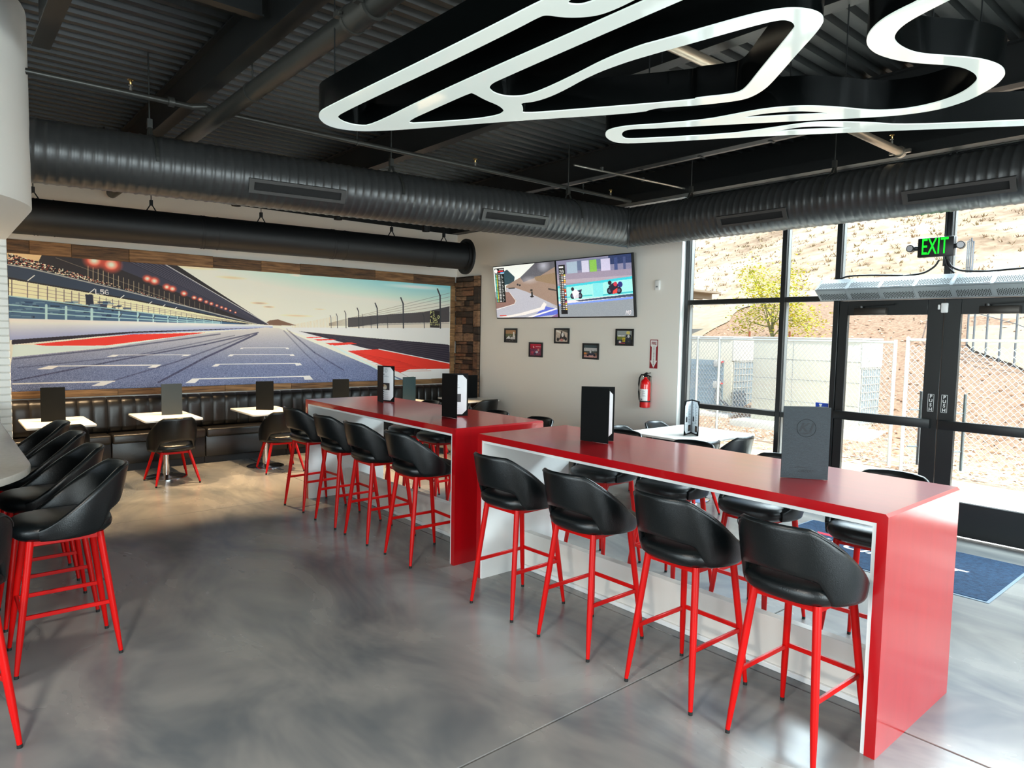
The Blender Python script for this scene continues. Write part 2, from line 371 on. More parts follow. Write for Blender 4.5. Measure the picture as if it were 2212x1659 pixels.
# ------------------------------------------------------------------ ceiling: fluted deck and beams
def deck():
    mb = MB(); p = 0.1525; n = int((XR - XM)/p) + 2; x = XM - .05
    prof = []
    for i in range(n):
        b = x + i*p; prof += [(b, ZD), (b + .055, ZD), (b + .072, ZD + .042), (b + .1355, ZD + .042)]
    vs = []; 
    for (a, z) in prof: vs += [(a, YB - .2, z), (a, YW + .2, z)]
    fs = [(2*i, 2*i + 1, 2*i + 3, 2*i + 2) for i in range(len(prof) - 1)]
    mb.add(vs, fs); return mb.build('ceiling', M_deck, smooth=False, recalc=False)
ceil = deck(); tag(ceil, kind='structure')
MB().box((XM - .2, YB - .2, ZD + .045), (XR + .2, YW + .25, ZD + .2)).build('roof_slab', M_black_paint, ceil)
def ibeam(name, y, x0, x1, zb=3.60, w=.11, label=None, along='x', zt=ZD):
    mb = MB(); t = .012
    if along == 'x':
        mb.box((x0, y - w/2, zb), (x1, y + w/2, zb + t)).box((x0, y - .005, zb + t), (x1, y + .005, zt - t)).box((x0, y - w/2, zt - t), (x1, y + w/2, zt))
    else:
        mb.box((y - w/2, x0, zb), (y + w/2, x1, zb + t)).box((y - .005, x0, zb + t), (y + .005, x1, zt - t)).box((y - w/2, x0, zt - t), (y + w/2, x1, zt))
    o = mb.build(name, M_black_paint, smooth=False); return tag(o, label, 'beam', 'black steel roof beams')
for y, lab in ((1.68, 'black steel roof beam beside the thick grey pipe'), (3.81, 'black steel roof beam passing over the first red counter'), (5.86, 'black steel roof beam nearest the window wall'), (-.46, 'black steel roof beam over the rounded white soffit')):
    ibeam('roof_beam', y, XM, XR, label=lab)
ibeam('cross_beam', -4.33, -.40, 1.62, zb=3.70, w=.075, label='short black cross beam joining two roof beams at upper left', along='y')
ibeam('roof_beam', .60, -5.4, XR, label='black steel beam end running out of the white soffit', w=.10, zb=3.56)
# edge beam above the windows with lit stiffener plates
eb = MB().box((XWE - 4.7, YW - .16, ZW), (XR, YW - .02, ZW + .10)).build('edge_beam', M_black_paint, smooth=False); tag(eb, 'black edge beam running along the top of the window wall', 'beam')
ang = thing('slotted_angle', 'thin slotted steel angle fixed along the beam by the windows', 'angle iron')
MB().box((-6.2, 5.915, 3.60), (XR, 5.965, 3.612)).box((-6.2, 5.955, 3.60), (XR, 5.965, 3.65)).build('angle', mat('pale_steel', (150, 140, 130), 0.45, metal=.3), ang)
for i in range(9): MB().box((-5.6 + i*.75, 5.88, 3.595), (-5.57 + i*.75, 5.975, 3.66)).build('clip', M_black_paint, ang)

# ------------------------------------------------------------------ pipes
def rod(mb, x, y, z0, z1, r=.006): mb.tube([(x, y, z0), (x, y, z1)], r, 6)
M_pipe = mat('grey_painted_pipe', (66, 66, 62), 0.35, metal=0.35)
M_pipe_dark = mat('dark_painted_pipe', (52, 53, 50), 0.4, metal=0.3)
sp = thing('sprinkler_pipe', 'thin grey sprinkler pipe running across the ceiling with brass heads', 'pipe')
MB().tube([(-5.76, -1.5, 3.50), (-5.70, 6.78, 3.50)], .021, 14).build('pipe', M_pipe, sp)
def sprinkler(parent, x, y, z):
    MB().lathe([(.012, 0), (.012, .022), (.007, .024), (.007, .034), (.016, .036), (.016, .04)], 10, (x, y, z)).build('sprinkler_stem', M_steel, parent)
    MB().lathe([(.004, .04), (.010, .055), (.010, .07), (.022, .074), (.022, .078)], 12, (x, y, z)).build('sprinkler_head', mat('brass', (205, 170, 110), 0.25, metal=1.0), parent)
for y in (1.18, 4.35, 6.45): sprinkler(sp, -5.74, y, 3.52)
for y in (1.45, 1.72, 6.74):
    MB().tube([(-5.73, y - .02, 3.5), (-5.73, y + .02, 3.5)], .036, 16).build('coupling', M_pipe, sp)
for y in (.35, 3.0, 5.95):
    mb = MB(); rod(mb, -5.73, y, 3.52, ZD); mb.tube([(-5.73, y - .008, 3.5), (-5.73, y + .008, 3.5)], .027, 12); mb.build('hanger', M_pipe_dark, sp)
tp = thing('main_pipe', 'thick dark grey water main running beside the roof beam', 'pipe')
MB().tube([(-9.7, 1.765, 3.44), (3.5, 1.765, 3.44)], .062, 20).build('pipe', M_pipe_dark, tp)
MB().tube([(-3.42, 1.765, 3.44), (-3.20, 1.765, 3.44)], .072, 20).build('coupling', M_pipe, tp)
for x in (-3.42, -3.20):
    mb = MB().tube([(x - .012, 1.765, 3.44), (x + .012, 1.765, 3.44)], .078, 20)
    for s in (-1, 1): mb.box((x - .02, 1.765 + s*.085 - .018, 3.425), (x + .02, 1.765 + s*.085 + .018, 3.455)).tube([(x - .035, 1.765 + s*.09, 3.44), (x + .035, 1.765 + s*.09, 3.44)], .008, 6)
    mb.build('clamp', M_pipe, tp)
MB().tube([(-5.72, 1.765, 3.44), (-5.72, 1.765, 3.50), (-5.72, 1.70, 3.52), (-5.74, 1.60, 3.50)], .024, 10).build('branch_elbow', M_pipe, tp)
for x in (-7.6, -4.9, -1.9):
    mb = MB(); rod(mb, x, 1.765, 3.5, ZD); mb.tube([(x - .01, 1.765, 3.44), (x + .01, 1.765, 3.44)], .068, 16); mb.build('hanger', M_pipe_dark, tp)
p2 = thing('sprinkler_pipe', 'short bright steel sprinkler pipe end above the glass doors', 'pipe')
MB().tube([(-2.57, 1.9, 3.50), (-2.53, 6.70, 3.50)], .036, 16).build('pipe', mat('galvanised_pipe', (176, 160, 140), 0.3, metal=0.7), p2)
MB().tube([(-2.53, 6.69, 3.5), (-2.53, 6.74, 3.5)], .05, 16).box((-2.62, 6.70, 3.485), (-2.44, 6.73, 3.515)).build('coupling', M_steel, p2)
sprinkler(p2, -2.53, 6.52, 3.535)
mb = MB(); rod(mb, -2.55, 6.05, 3.53, ZD); mb.build('hanger', M_steel, p2)
p3 = thing('conduit', 'thin bright conduit along the ceiling beside the television wall end', 'pipe')
MB().tube([(-5.15, 5.2, 3.58), (-5.0, 7.0, 3.58)], .012, 8).build('pipe', M_steel, p3)
for y in (5.6, 6.3): MB().tube([(-5.12, y, 3.58), (-5.12, y, 3.62)], .02, 8).build('strap', M_pipe, p3)

# ------------------------------------------------------------------ ducts
def spiral(A, B, R, c0=None, c1=None, pitch=.072, n=44):
    """ribbed duct from A to B; c0/c1 = (point, normal) mitre planes that cut its ends"""
    A, B = Vector(A), Vector(B); d = (B - A); Ln = d.length; d.normalize()
    a = d.cross(Vector((0, 0, 1))).normalized(); b = a.cross(d)
    st = pitch/6; ns = int(Ln/st) + 1; vs = []
    for i in range(ns + 1):
        for k in range(n):
            th = 2*PI*k/n; s = min(Ln, i*st)
            ph = (s/pitch - th/(2*PI)) % 1.0
            rr = R + (.007*max(0, 1 - abs(ph - .5)/.20))
            p = A + d*s + (a*math.cos(th) + b*math.sin(th))*rr
            for c, sg in ((c0, 1), (c1, -1)):
                if c:
                    q, nn = c; dist = (p - q).dot(nn)*sg
                    if dist < 0: p = p - d*((p - q).dot(nn)/d.dot(nn))
            vs.append(p)
    fs = [(i*n + k, i*n + (k + 1) % n, (i + 1)*n + (k + 1) % n, (i + 1)*n + k) for i in range(ns) for k in range(n)]
    return MB().add(vs, fs)
RD = .224; EL = Vector((-5.37, 6.36, 3.085))
LA = Vector((-6.26, -1.2, 3.03)); RB = Vector((4.6, 6.36, 3.085))
dl = (LA - EL).normalized(); dr = (RB - EL).normalized(); mn = (dl - dr).normalized()
sd = thing('spiral_duct', 'large black ribbed spiral air duct turning the corner below the ceiling', 'air duct')
spiral(LA, EL + (EL - LA).normalized()*.4, RD, c1=(EL, -mn if (LA - EL).dot(mn) < 0 else mn)).build('long_run', M_duct, sd, recalc=False) if False else None
def cut(n_): return (EL, n_)
nl = mn if dl.dot(mn) > 0 else -mn       # normal pointing to the left run
spl = spiral(LA, EL - dl*.45, RD, c1=(EL, -nl)); spl.build('duct_run', M_duct, sd, smooth=True, angle=60)
spr = spiral(EL - dr*.45, RB, RD, c0=(EL, -nl)); spr.build('duct_run', M_duct, sd, smooth=True, angle=60)
def seam():
    mb = MB(); u = Vector((0, 0, 1)); w = nl.cross(u).normalized(); sc = 1/abs(w.dot(Vector((-dl.y, dl.x, 0)).normalized()))
    ring = [EL + (w*math.cos(t)*sc + u*math.sin(t))*(RD + .006) for t in [2*PI*i/40 for i in range(41)]]
    return mb.tube(ring, .010, 6).build('mitre_seam', M_duct, sd)
seam()
def on_duct(A, d, s, th, R): 
    a = d.cross(Vector((0, 0, 1))).normalized(); b = a.cross(d); return A + d*s + (a*math.cos(th) + b*math.sin(th))*R
def grille(A, d, s0, s1, th, name):
    """slot diffuser lying on the duct"""
    a = d.cross(Vector((0, 0, 1))).normalized(); b = a.cross(d)
    nrm = a*math.cos(th) + b*math.sin(th); tg = nrm.cross(d).normalized(); C = A + nrm*(RD + .012)
    f = MB(); h = .058
    for (t0, t1, q0, q1) in ((-h, -h*.55, s0, s1), (h*.55, h, s0, s1), (-h*.55, h*.55, s0, s0 + .04), (-h*.55, h*.55, s1 - .04, s1)):
        P = [C + d*q0 + tg*t0, C + d*q1 + tg*t0, C + d*q1 + tg*t1, C + d*q0 + tg*t1]
        f.hexa([p - nrm*.03 for p in P] + [p + nrm*.008 for p in P])
    g = f.build(name, mat('grille_grey', (62, 62, 60), 0.4), sd, smooth=False)
    P = [C + d*s0 - tg*h*.6, C + d*s1 - tg*h*.6, C + d*s1 + tg*h*.6, C + d*s0 + tg*h*.6]
    MB().hexa([p - nrm*.03 for p in P] + [p - nrm*.004 for p in P]).build('slot', M_dark, g, smooth=False)
dL = (EL - LA).normalized(); dR = (RB - EL).normalized()
def th_for(A, d, P, want):  # angle around the duct of a point
    a = d.cross(Vector((0, 0, 1))).normalized(); b = a.cross(d); w = P - A; w = w - d*w.dot(d); return math.atan2(w.dot(b), w.dot(a))
for y0, y1 in ((2.03, 2.83), (4.22, 5.02)):
    grille(LA, dL, (y0 - LA.y)/dL.y, (y1 - LA.y)/dL.y, math.radians(-24), 'slot_grille')
for x0, x1 in ((-4.02, -3.28), (-2.28, -1.50)):
    grille(EL, dR, (x0 - EL.x), (x1 - EL.x), math.radians(-32), 'slot_grille') if False else grille(EL, dR, (x0 - EL.x), (x1 - EL.x), math.radians(-28), 'slot_grille')
def duct_hanger(x, y, zt, R, parent, along='y'):
    mb = MB(); rod(mb, x, y, zt + R + .10, ZD)
    mb.box((x - .018, y - .018, zt + R + .06), (x + .018, y + .018, zt + R + .13))
    for s in (-1, 1):
        ring = [(0, math.radians(a)) for a in range(12, 100, 8)]
        if along == 'y': pts = [(x, y, zt + R + .09)] + [(x + s*R*1.04*math.sin(t), y, zt + R*1.04*math.cos(t)) for _, t in ring]
        else: pts = [(x, y, zt + R + .09)] + [(x, y + s*R*1.04*math.sin(t), zt + R*1.04*math.cos(t)) for _, t in ring]
        for p, q in zip(pts[:-1], pts[1:]): mb.bar(p, q, .006, .022, up=(0, 1, 0) if along == 'y' else (1, 0, 0))
    mb.build('hanger', M_pipe_dark, parent, smooth=False)
for y in (1.35, 3.35, 5.45): duct_hanger(LA.x + dL.x*(y - LA.y)/dL.y, y, LA.z + dL.z*(y - LA.y)/dL.y, RD, sd)
for x in (-4.5, -2.95, -1.2, .8): duct_hanger(x, EL.y, EL.z, RD, sd, 'x')
# smooth duct nearer the mural
sm = thing('smooth_duct', 'smooth black round duct hanging in front of the mural wall, flanged at its end', 'air duct')
SA, SB, RS = Vector((-9.127, -.6, 2.955)), Vector((-8.36, 6.18, 2.955)), .194
dS = (SB - SA).normalized()
MB().tube([SA, SB], RS, 40).build('duct_run', M_smooth_duct, sm)
for s in (1.5, 1.53, 1.68, 3.15, 3.18, 3.33, 4.75, 4.78, 4.93, 6.2, 6.23):
    MB().tube([SA + dS*(s - .006), SA + dS*(s + .006)], RS + .004, 40).build('band', M_smooth_duct, sm)
MB().tube([SB - dS*.015, SB + dS*.02], RS + .07, 40).tube([SB - dS*.05, SB - dS*.015], RS + .02, 40).build('end_flange', M_smooth_duct, sm)
for s in (1.50, 2.62, 3.85, 5.62, 6.45):
    p = SA + dS*s; mb = MB(); rod(mb, p.x, p.y, p.z + RS + .10, 3.9, .005); mb.box((p.x - .02, p.y - .015, p.z + RS + .06), (p.x + .02, p.y + .015, p.z + RS + .12))
    for sg in (-1, 1): mb.tube([(p.x, p.y, p.z + RS + .08), (p.x + dS.x*sg*.05, p.y + dS.y*sg*.05, p.z + RS - .005)], .007, 6)
    mb.build('hanger', M_smooth_duct, sm)

# ------------------------------------------------------------------ storefront glazing
YF0, YF1 = YW + .07, YW + .18            # inner and outer face of the frames
win = thing('window_1', None, None); tag(win, kind='structure')
def mullion(parent, x, z0, z1, w=.055, name='mullion'):
    o = MB().box((x - w/2, YF0, z0), (x + w/2, YF1, z1)).build(name, M_frame, parent, bevel=.003, seg=1)
    MB().box((x + w/2, YF0 + .035, z0), (x + w/2 + .006, YF1 - .02, z1)).build('lit_side_strip', M_frame2, o, smooth=False); return o  # grey strip paints the lit look of the mullion's right-hand side
def rail(parent, x0, x1, z0, z1, name='rail'):
    return MB().box((x0, YF0, z0), (x1, YF1, z1)).build(name, M_frame, parent, bevel=.003, seg=1)
def pane(parent, x0, x1, z0, z1, y=None):
    y = y or (YF0 + YF1)/2
    return MB().box((x0, y - .004, z0), (x1, y + .004, z1)).build('pane', M_glass, parent, smooth=False)
MB().box((XWE, YW, 0), (XWE + .012, YF1, ZW)).build('jamb_lining', M_liner, win)
XV = [-5.085, -3.83, -3.235]
for i, x in enumerate(XV): mullion(win, x, 0, ZW)
DR = -1.235                              # right door jamb
XV2 = [DR, .35, 1.95, 3.55, XR - .03]
for x in XV2: mullion(win, x, 0, ZW)
mullion(win, -2.235, 2.26, ZW)
for a, b in ((-5.06, -3.86), (-3.80, -3.265)):
    rail(win, a, b, 2.205, 2.262); rail(win, a, b, .935, .992); rail(win, a, b, 0, .10); rail(win, a, b, ZW - .06, ZW)
    pane(win, a, b, 2.262, ZW - .06); pane(win, a, b, .992, 2.205); pane(win, a, b, .10, .935)
rail(win, -3.21, DR - .03, 2.205, 2.262, 'door_header')
for a, b in ((-3.21, -2.265), (-2.205, DR - .03)):
    rail(win, a, b, ZW - .06, ZW); pane(win, a, b, 2.262, ZW - .06)
for a, b in zip(XV2[:-1], XV2[1:]):
    a += .03; b -= .03
    rail(win, a, b, 2.205, 2.262); rail(win, a, b, .935, .992); rail(win, a, b, 0, .10); rail(win, a, b, ZW - .06, ZW)
    pane(win, a, b, 2.262, ZW - .06); pane(win, a, b, .992, 2.205); pane(win, a, b, .10, .935)
mb = MB().prism([(0, 0), (.16, 0), (0, -.13)], -.004, .004); g = mb.build('gusset', M_frame, win); put(g, FACE_SOUTH, (-5.055, YF0 + .02, ZW - .30))
# white lettering-free blue accessibility notice on the narrow pane
acc = tag(MB().box((-3.42, YF0 + .045, .955), (-3.285, YF0 + .049, 1.13)).build('accessibility_sign', mat('notice_blue', (36, 78, 190), 0.4)), 'small blue wheelchair access sticker on the narrow pane beside the doors', 'sign')
mb = MB(); mb.tube([(-3.365, YF0 + .043, 1.105), (-3.365, YF0 + .043, 1.05)], .010, 8).lathe([(.0, -.006), (.016, -.006), (.016, .006), (0, .006)], 12, (-3.365, YF0 + .043, 1.112))
mb.box((-3.372, YF0 + .04, 1.035), (-3.325, YF0 + .045, 1.05)).box((-3.332, YF0 + .04, .985), (-3.322, YF0 + .045, 1.045))
mb.tube([(-3.355 + .032*math.cos(t), YF0 + .043, 1.01 + .032*math.sin(t)) for t in [math.radians(a) for a in range(110, 400, 24)]], .005, 6)
mb.build('wheelchair_symbol', M_plastic_white, acc)

# ------------------------------------------------------------------ double doors
def door(n, x0, x1, mid_right):
    d = thing('door_%d' % n, None, None); tag(d, kind='structure')
    st = (.085, .135) if mid_right else (.135, .085)      # hinge stile, meeting stile
    y0, y1 = YF0 + .005, YF0 + .055
    B = lambda a, b, nm: MB().box((a[0], y0, a[1]), (b[0], y1, b[1])).build(nm, M_frame, d, bevel=.003, seg=1)
    B((x0, .012), (x0 + st[0], 2.20), 'stile'); B((x1 - st[1], .012), (x1, 2.20), 'stile')
    B((x0 + st[0], 2.055), (x1 - st[1], 2.20), 'top_rail'); B((x0 + st[0], .012), (x1 - st[1], .325), 'bottom_rail')
    pane(d, x0 + st[0], x1 - st[1], .325, 2.055, (y0 + y1)/2)
    b0, b1 = (x0 + .01, x1 - .05) if mid_right else (x0 + .02, x1 - .01)
    MB().box((b0, y0 - .045, .985), (b1, y0 - .005, 1.072)).box((b0, y0 - .006, 1.0), (b0 + .05, y0, 1.06)).box((b1 - .05, y0 - .006, 1.0), (b1, y0, 1.06)).build('panic_bar', M_frame, d, bevel=.006, seg=2)
    return d
d1 = door(1, -3.20, -2.243, True); d2 = door(2, -2.237, -1.27, False)
def closer(d, x):
    c = MB().box((x, YF0 - .055, 2.055), (x + .30, YF0 + .005, 2.125)).build('closer_body', mat('closer_bronze', (58, 54, 50), 0.35, metal=.5), d, bevel=.006)
    MB().bar((x + .06, YF0 - .04, 2.145), (x + .38, YF0 - .06, 2.16), .02, .012).lathe([(.022, 0), (.022, .02)], 12, (x + .06, YF0 - .035, 2.125)).build('closer_arm', M_frame, c)
closer(d1, -3.03); closer(d2, -1.95)
def pull(d, x):
    mb = MB().tube([(x, YF1 + .02, .60), (x, YF1 + .02, 1.32)], .014, 12)
    for z in (.78, 1.14): mb.tube([(x - .07, YF1 - .06, z), (x, YF1 + .02, z)], .008, 8)
    mb.build('pull_handle', M_frame2, d)
pull(d2, -2.06); pull(d1, -2.43)
for d, x in ((d1, -2.303), (d2, -2.19)):
    p = MB().box((x - .028, YF0 - .001, 1.14), (x + .028, YF0 + .006, 1.31)).build('push_plate', M_frame, d, smooth=False)
    f = MB()
    for a, b in (((-.026, 1.142), (.026, 1.145)), ((-.026, 1.305), (.026, 1.308)), ((-.026, 1.142), (-.023, 1.308)), ((.023, 1.142), (.026, 1.308))):
        f.box((x + a[0], YF0 - .002, a[1]), (x + b[0], YF0, b[1]))
    f.build('white_border', M_plastic_white, p, smooth=False)
    for i, ch in enumerate('PUSH'):
        t = text_mesh(ch, .042, .0006, M_plastic_white, 'push_letter', p, bold=.0012); put(t, FACE_SOUTH, (x, YF0 - .002, 1.285 - i*.0405))
MB().box((-2.262, YF0 - .022, 2.07), (-2.205, YF0 + .004, 2.16)).build('door_sensor', M_plastic_white, d2, bevel=.008)
MB().box((-2.290, YF0 - .014, 2.10), (-2.270, YF0 + .004, 2.145)).build('door_magnet', M_plastic_white, d1, bevel=.004)

# ------------------------------------------------------------------ air curtain above the doors
ac = thing('air_curtain', 'long grey perforated air curtain mounted above the glass doors', 'air curtain')
AX0, PW, NP = -3.345, .305, 7
sec = [(YF0 - .02, 2.215), (YF0 - .12, 2.200), (6.905, 2.305), (YF0 - .12, 2.415), (YF0 - .02, 2.425)]
AX1 = AX0 + PW*NP + .02
vs = [(AX0, y, z) for y, z in sec] + [(AX1, y, z) for y, z in sec]; n = len(sec)
MB().add(vs, [tuple(range(n)), tuple(range(2*n - 1, n - 1, -1))] + [(i, n + i, n + (i + 1) % n, (i + 1) % n) for i in range(n)]).build('housing', M_grey_metal, ac, bevel=.003, seg=1)
for (a, b) in ((sec[1], sec[2]), (sec[2], sec[3])):
    A = Vector((0, a[0], a[1])); B_ = Vector((0, b[0], b[1])); t = (B_ - A).normalized(); nrm = Vector((0, -t.z, t.y)); nrm = nrm if nrm.y < 0 else -nrm; Ls = (B_ - A).length
    pm = MB(); sl = MB()
    P = [Vector((.016, 0, 0)) + t*.012, Vector((PW - .010, 0, 0)) + t*.012, Vector((PW - .010, 0, 0)) + t*(Ls - .012), Vector((.016, 0, 0)) + t*(Ls - .012)]
    pm.hexa([p - nrm*.004 for p in P] + [p + nrm*.0025 for p in P])
    for c in range(20):
        for r in range(4):
            u = .026 + c*.0133; v = .020 + r*.0215 + (.0107 if c % 2 else 0)
            if v + .016 > Ls - .014: continue
            Q = [Vector((u, 0, 0)) + t*v, Vector((u + .0075, 0, 0)) + t*v, Vector((u + .0075, 0, 0)) + t*(v + .016), Vector((u, 0, 0)) + t*(v + .016)]
            sl.hexa([q + nrm*.001 for q in Q] + [q + nrm*.0032 for q in Q])
    m1 = pm.mesh('grille_panel', [M_grey_metal], smooth=False); m2 = sl.mesh('slots', [M_dark], smooth=False)
    for i in range(NP):
        o = link('grille_panel', m1, ac); o.location = (AX0 + .005 + i*PW, a[0], a[1])
        q = link('slots', m2, o); q['kind'] = 'stuff'
cb = thing('black_cables', 'black cables looping from the exit sign down to the air curtain', 'cable')
for pts in ([(-2.30, YF0 - .02, 2.56), (-2.33, YF0 - .02, 2.50), (-2.42, YF0 - .02, 2.44), (-2.60, YF0 - .03, 2.425)],
            [(-2.23, YF0 - .02, 2.56), (-2.20, YF0 - .02, 2.49), (-2.12, YF0 - .02, 2.445), (-1.9, YF0 - .03, 2.43)],
            [(-2.25, YF0 - .02, 2.56), (-2.24, YF0 - .02, 2.50), (-2.17, YF0 - .02, 2.43)],
            [(-3.22, YF0 - .02, 2.42), (-3.12, YF0 - .02, 2.455), (-2.9, YF0 - .02, 2.45), (-2.60, YF0 - .03, 2.43)],
            [(-1.9, YF0 - .03, 2.43), (-1.5, YF0 - .02, 2.45), (-1.25, YF0 - .02, 2.46)]):
    sm_ = []
    for i in range(len(pts) - 1):
        for k in range(4): sm_.append(Vector(pts[i]).lerp(Vector(pts[i + 1]), k/4))
    sm_.append(Vector(pts[-1])); 
    for _ in range(2): sm_ = [sm_[0]] + [(sm_[i - 1] + sm_[i]*2 + sm_[i + 1])/4 for i in range(1, len(sm_) - 1)] + [sm_[-1]]
    MB().tube(sm_, .009, 8).build('cable', M_rubber, cb)
mb = MB().tube([(-2.262, YF0 - .012, 2.5), (-2.262, YF0 - .012, ZW)], .011, 8).tube([(-2.215, YF0 - .012, 2.5), (-2.215, YF0 - .012, ZW)], .011, 8).build('conduit', M_frame, cb)

# ------------------------------------------------------------------ exit sign
ex = thing('exit_sign', 'black exit sign with glowing green letters and twin lamps over the doors', 'sign', (-2.285, 6.985, 2.66))
MB().box((-.148, 0, -.088), (.148, .045, .088)).build('housing', mat('exit_black', (16, 17, 18), 0.4), ex, bevel=.008)
MB().box((-.15, .045, -.085), (.155, .06, .088)).build('back_plate', M_plastic_white, ex, bevel=.004)
M_green = mat('exit_green', (10, 200, 20), 0.5, emit=(0, 235, 30), estr=1.0)
t = text_mesh('EXIT', .2, .001, M_green, 'exit_letters', ex, bold=.0); put(t, FACE_SOUTH, (-.006, -.002, 0)); t.data.transform(Matrix.Diagonal((.212/t.dimensions.x, .142/t.dimensions.y, 1, 1)))
for s in (-1, 1):
    h = MB().tube([(s*.15, .02, .0), (s*.19, .015, .0)], .022, 12).tube([(s*.20, .025, .0), (s*.205, -.022, 0)], .034, 18).build('lamp_head', M_frame, ex)
    MB().tube([(s*.2052, -.0225, 0), (s*.206, -.026, 0)], .027, 16).build('lamp_lens', mat('lens', (190, 190, 195), 0.15), h)
MB().box((-.02, .06, -.02), (.10, .185, .02)).build('bracket', M_frame, ex)

# ------------------------------------------------------------------ outside: ground, bank, hill
_inside = set(bpy.data.objects)
M_mulch = mat('bark_mulch', (134, 106, 84), 0.95, rgb2=(180, 152, 126), nscale=14, bump=0.6, bscale=25)
M_dirt = mat('pale_dirt', (158, 146, 124), 0.95, rgb2=(180, 168, 146), nscale=3)
M_pave = mat('outdoor_concrete', (190, 187, 178), 0.8, noise=0.06, nscale=4)
tag(MB().box((-30, YF1 + .02, -.15), (30, 9.6, -.03)).build('pavement', M_pave, smooth=False), kind='structure')
def hill_h(x, y):
    if y < 12.5: return -.05
    h = 0
    t = min(max((y - 12.5)/11.5, 0), 1); h += 3.15*t*t*(3 - 2*t)
    if y > 24: h += (y - 24)*.045
    if y > 36: h += (y - 36)*.33 + .0012*(y - 36)**2
    return h + (.25*math.sin(x*.31 + y*.17) + .18*math.sin(x*.11 - y*.33))*min(1, max(0, (y - 13)/12)) - .05
def terrain(name, ys, xs, m):
    vs = [(x, y, hill_h(x, y)) for y in ys for x in xs]; n = len(xs)
    fs = [(j*n + i, j*n + i + 1, (j + 1)*n + i + 1, (j + 1)*n + i) for j in range(len(ys) - 1) for i in range(n - 1)]
    o = MB().add(vs, fs).build(name, m, recalc=False, angle=180); return tag(o, kind='structure')
XT = [-150 + 3*i for i in range(101)]; XN = [-40 + .8*i for i in range(101)]
terrain('ground_bank', [9.6 + .6*i for i in range(27)], XN, M_mulch)
def hillmat():
    m = mat('dry_hillside', (190, 172, 148), 0.95); nt = m.node_tree; b = nt.nodes['Principled BSDF']; N = nt.nodes.new; L = nt.links.new
    g = N('ShaderNodeNewGeometry'); n1 = N('ShaderNodeTexNoise'); n1.inputs['Scale'].default_value = .9; n1.inputs['Detail'].default_value = 9; n1.inputs['Roughness'].default_value = .68
    n2 = N('ShaderNodeTexNoise'); n2.inputs['Scale'].default_value = .16; n2.inputs['Detail'].default_value = 3; L(g.outputs['Position'], n1.inputs[0]); L(g.outputs['Position'], n2.inputs[0])
    ad = N('ShaderNodeMath'); ad.operation = 'ADD'; L(n1.outputs['Fac'], ad.inputs[0]); L(n2.outputs['Fac'], ad.inputs[1]); hf = N('ShaderNodeMath'); hf.operation = 'MULTIPLY'; hf.inputs[1].default_value = .5; L(ad.outputs[0], hf.inputs[0])
    r = N('ShaderNodeValToRGB'); L(hf.outputs[0], r.inputs[0]); e = r.color_ramp.elements; e[0].position = .38; e[1].position = .60; e[0].color = (*lin((140, 118, 94)), 1); e[1].color = (*lin((204, 188, 162)), 1)
    q = r.color_ramp.elements.new(.49); q.color = (*lin((178, 158, 132)), 1); L(r.outputs[0], b.inputs['Base Color']); return m
terrain('ground_hill', [25.2 + 1.6*i for i in range(75)], XT, hillmat())
dp = MB()
pts = [(-40, 18.5), (-13.5, 18.6), (-11.6, 19.6), (-12.2, 21.5), (-14, 24), (-20, 25.3), (-40, 25.3)]
# pale dirt clearing left of the mulch bank
vs = []; fs = []
for i in range(33):
    y = 16.5 + i*.27
    xe = -12.0 - 1.2*math.sin((y - 16.5)*.45) - .8*max(0, y - 21)
    for j in range(15): x = -38 + (xe + 38)*j/14; vs.append((x, y, hill_h(x, y) + .04))
n = 15
fs = [(j*n + i, j*n + i + 1, (j + 1)*n + i + 1, (j + 1)*n + i) for j in range(32) for i in range(n - 1)]
tag(MB().add(vs, fs).build('ground_clearing', M_dirt, recalc=False, angle=180), kind='structure')
def ground_at(u, v):
    """where the line of sight through a photograph pixel meets the ground outside"""
    d = (at(u, v, y=30) - CAM); t = 9.6/30
    while t < 4:
        p = CAM + d*t
        if p.z < hill_h(p.x, p.y): return Vector((p.x, p.y, hill_h(p.x, p.y)))
        t += .004
    return CAM + d*t
FENCE_PX = [(2088, 750), (2101, 762), (2128, 774), (2157, 783), (2190, 797), (2225, 812), (2270, 830)]
FENCE_PT = [ground_at(u, v) for u, v in FENCE_PX]; FENCE_PT.insert(0, FENCE_PT[0] + Vector((-.9, 3.2, 0))); FENCE_PT.insert(0, FENCE_PT[0] + Vector((-1.3, 4.0, 0)))
vs = []
for p in FENCE_PT:
    for j in range(9): x = p.x + j*3.0; y = p.y + j*.5; vs.append((x, y, hill_h(x, y) + .05))
fs = [(j*9 + i, j*9 + i + 1, (j + 1)*9 + i + 1, (j + 1)*9 + i) for j in range(len(FENCE_PT) - 1) for i in range(8)]
tag(MB().add(vs, fs).build('ground_track', M_dirt, recalc=False, angle=180), kind='structure')
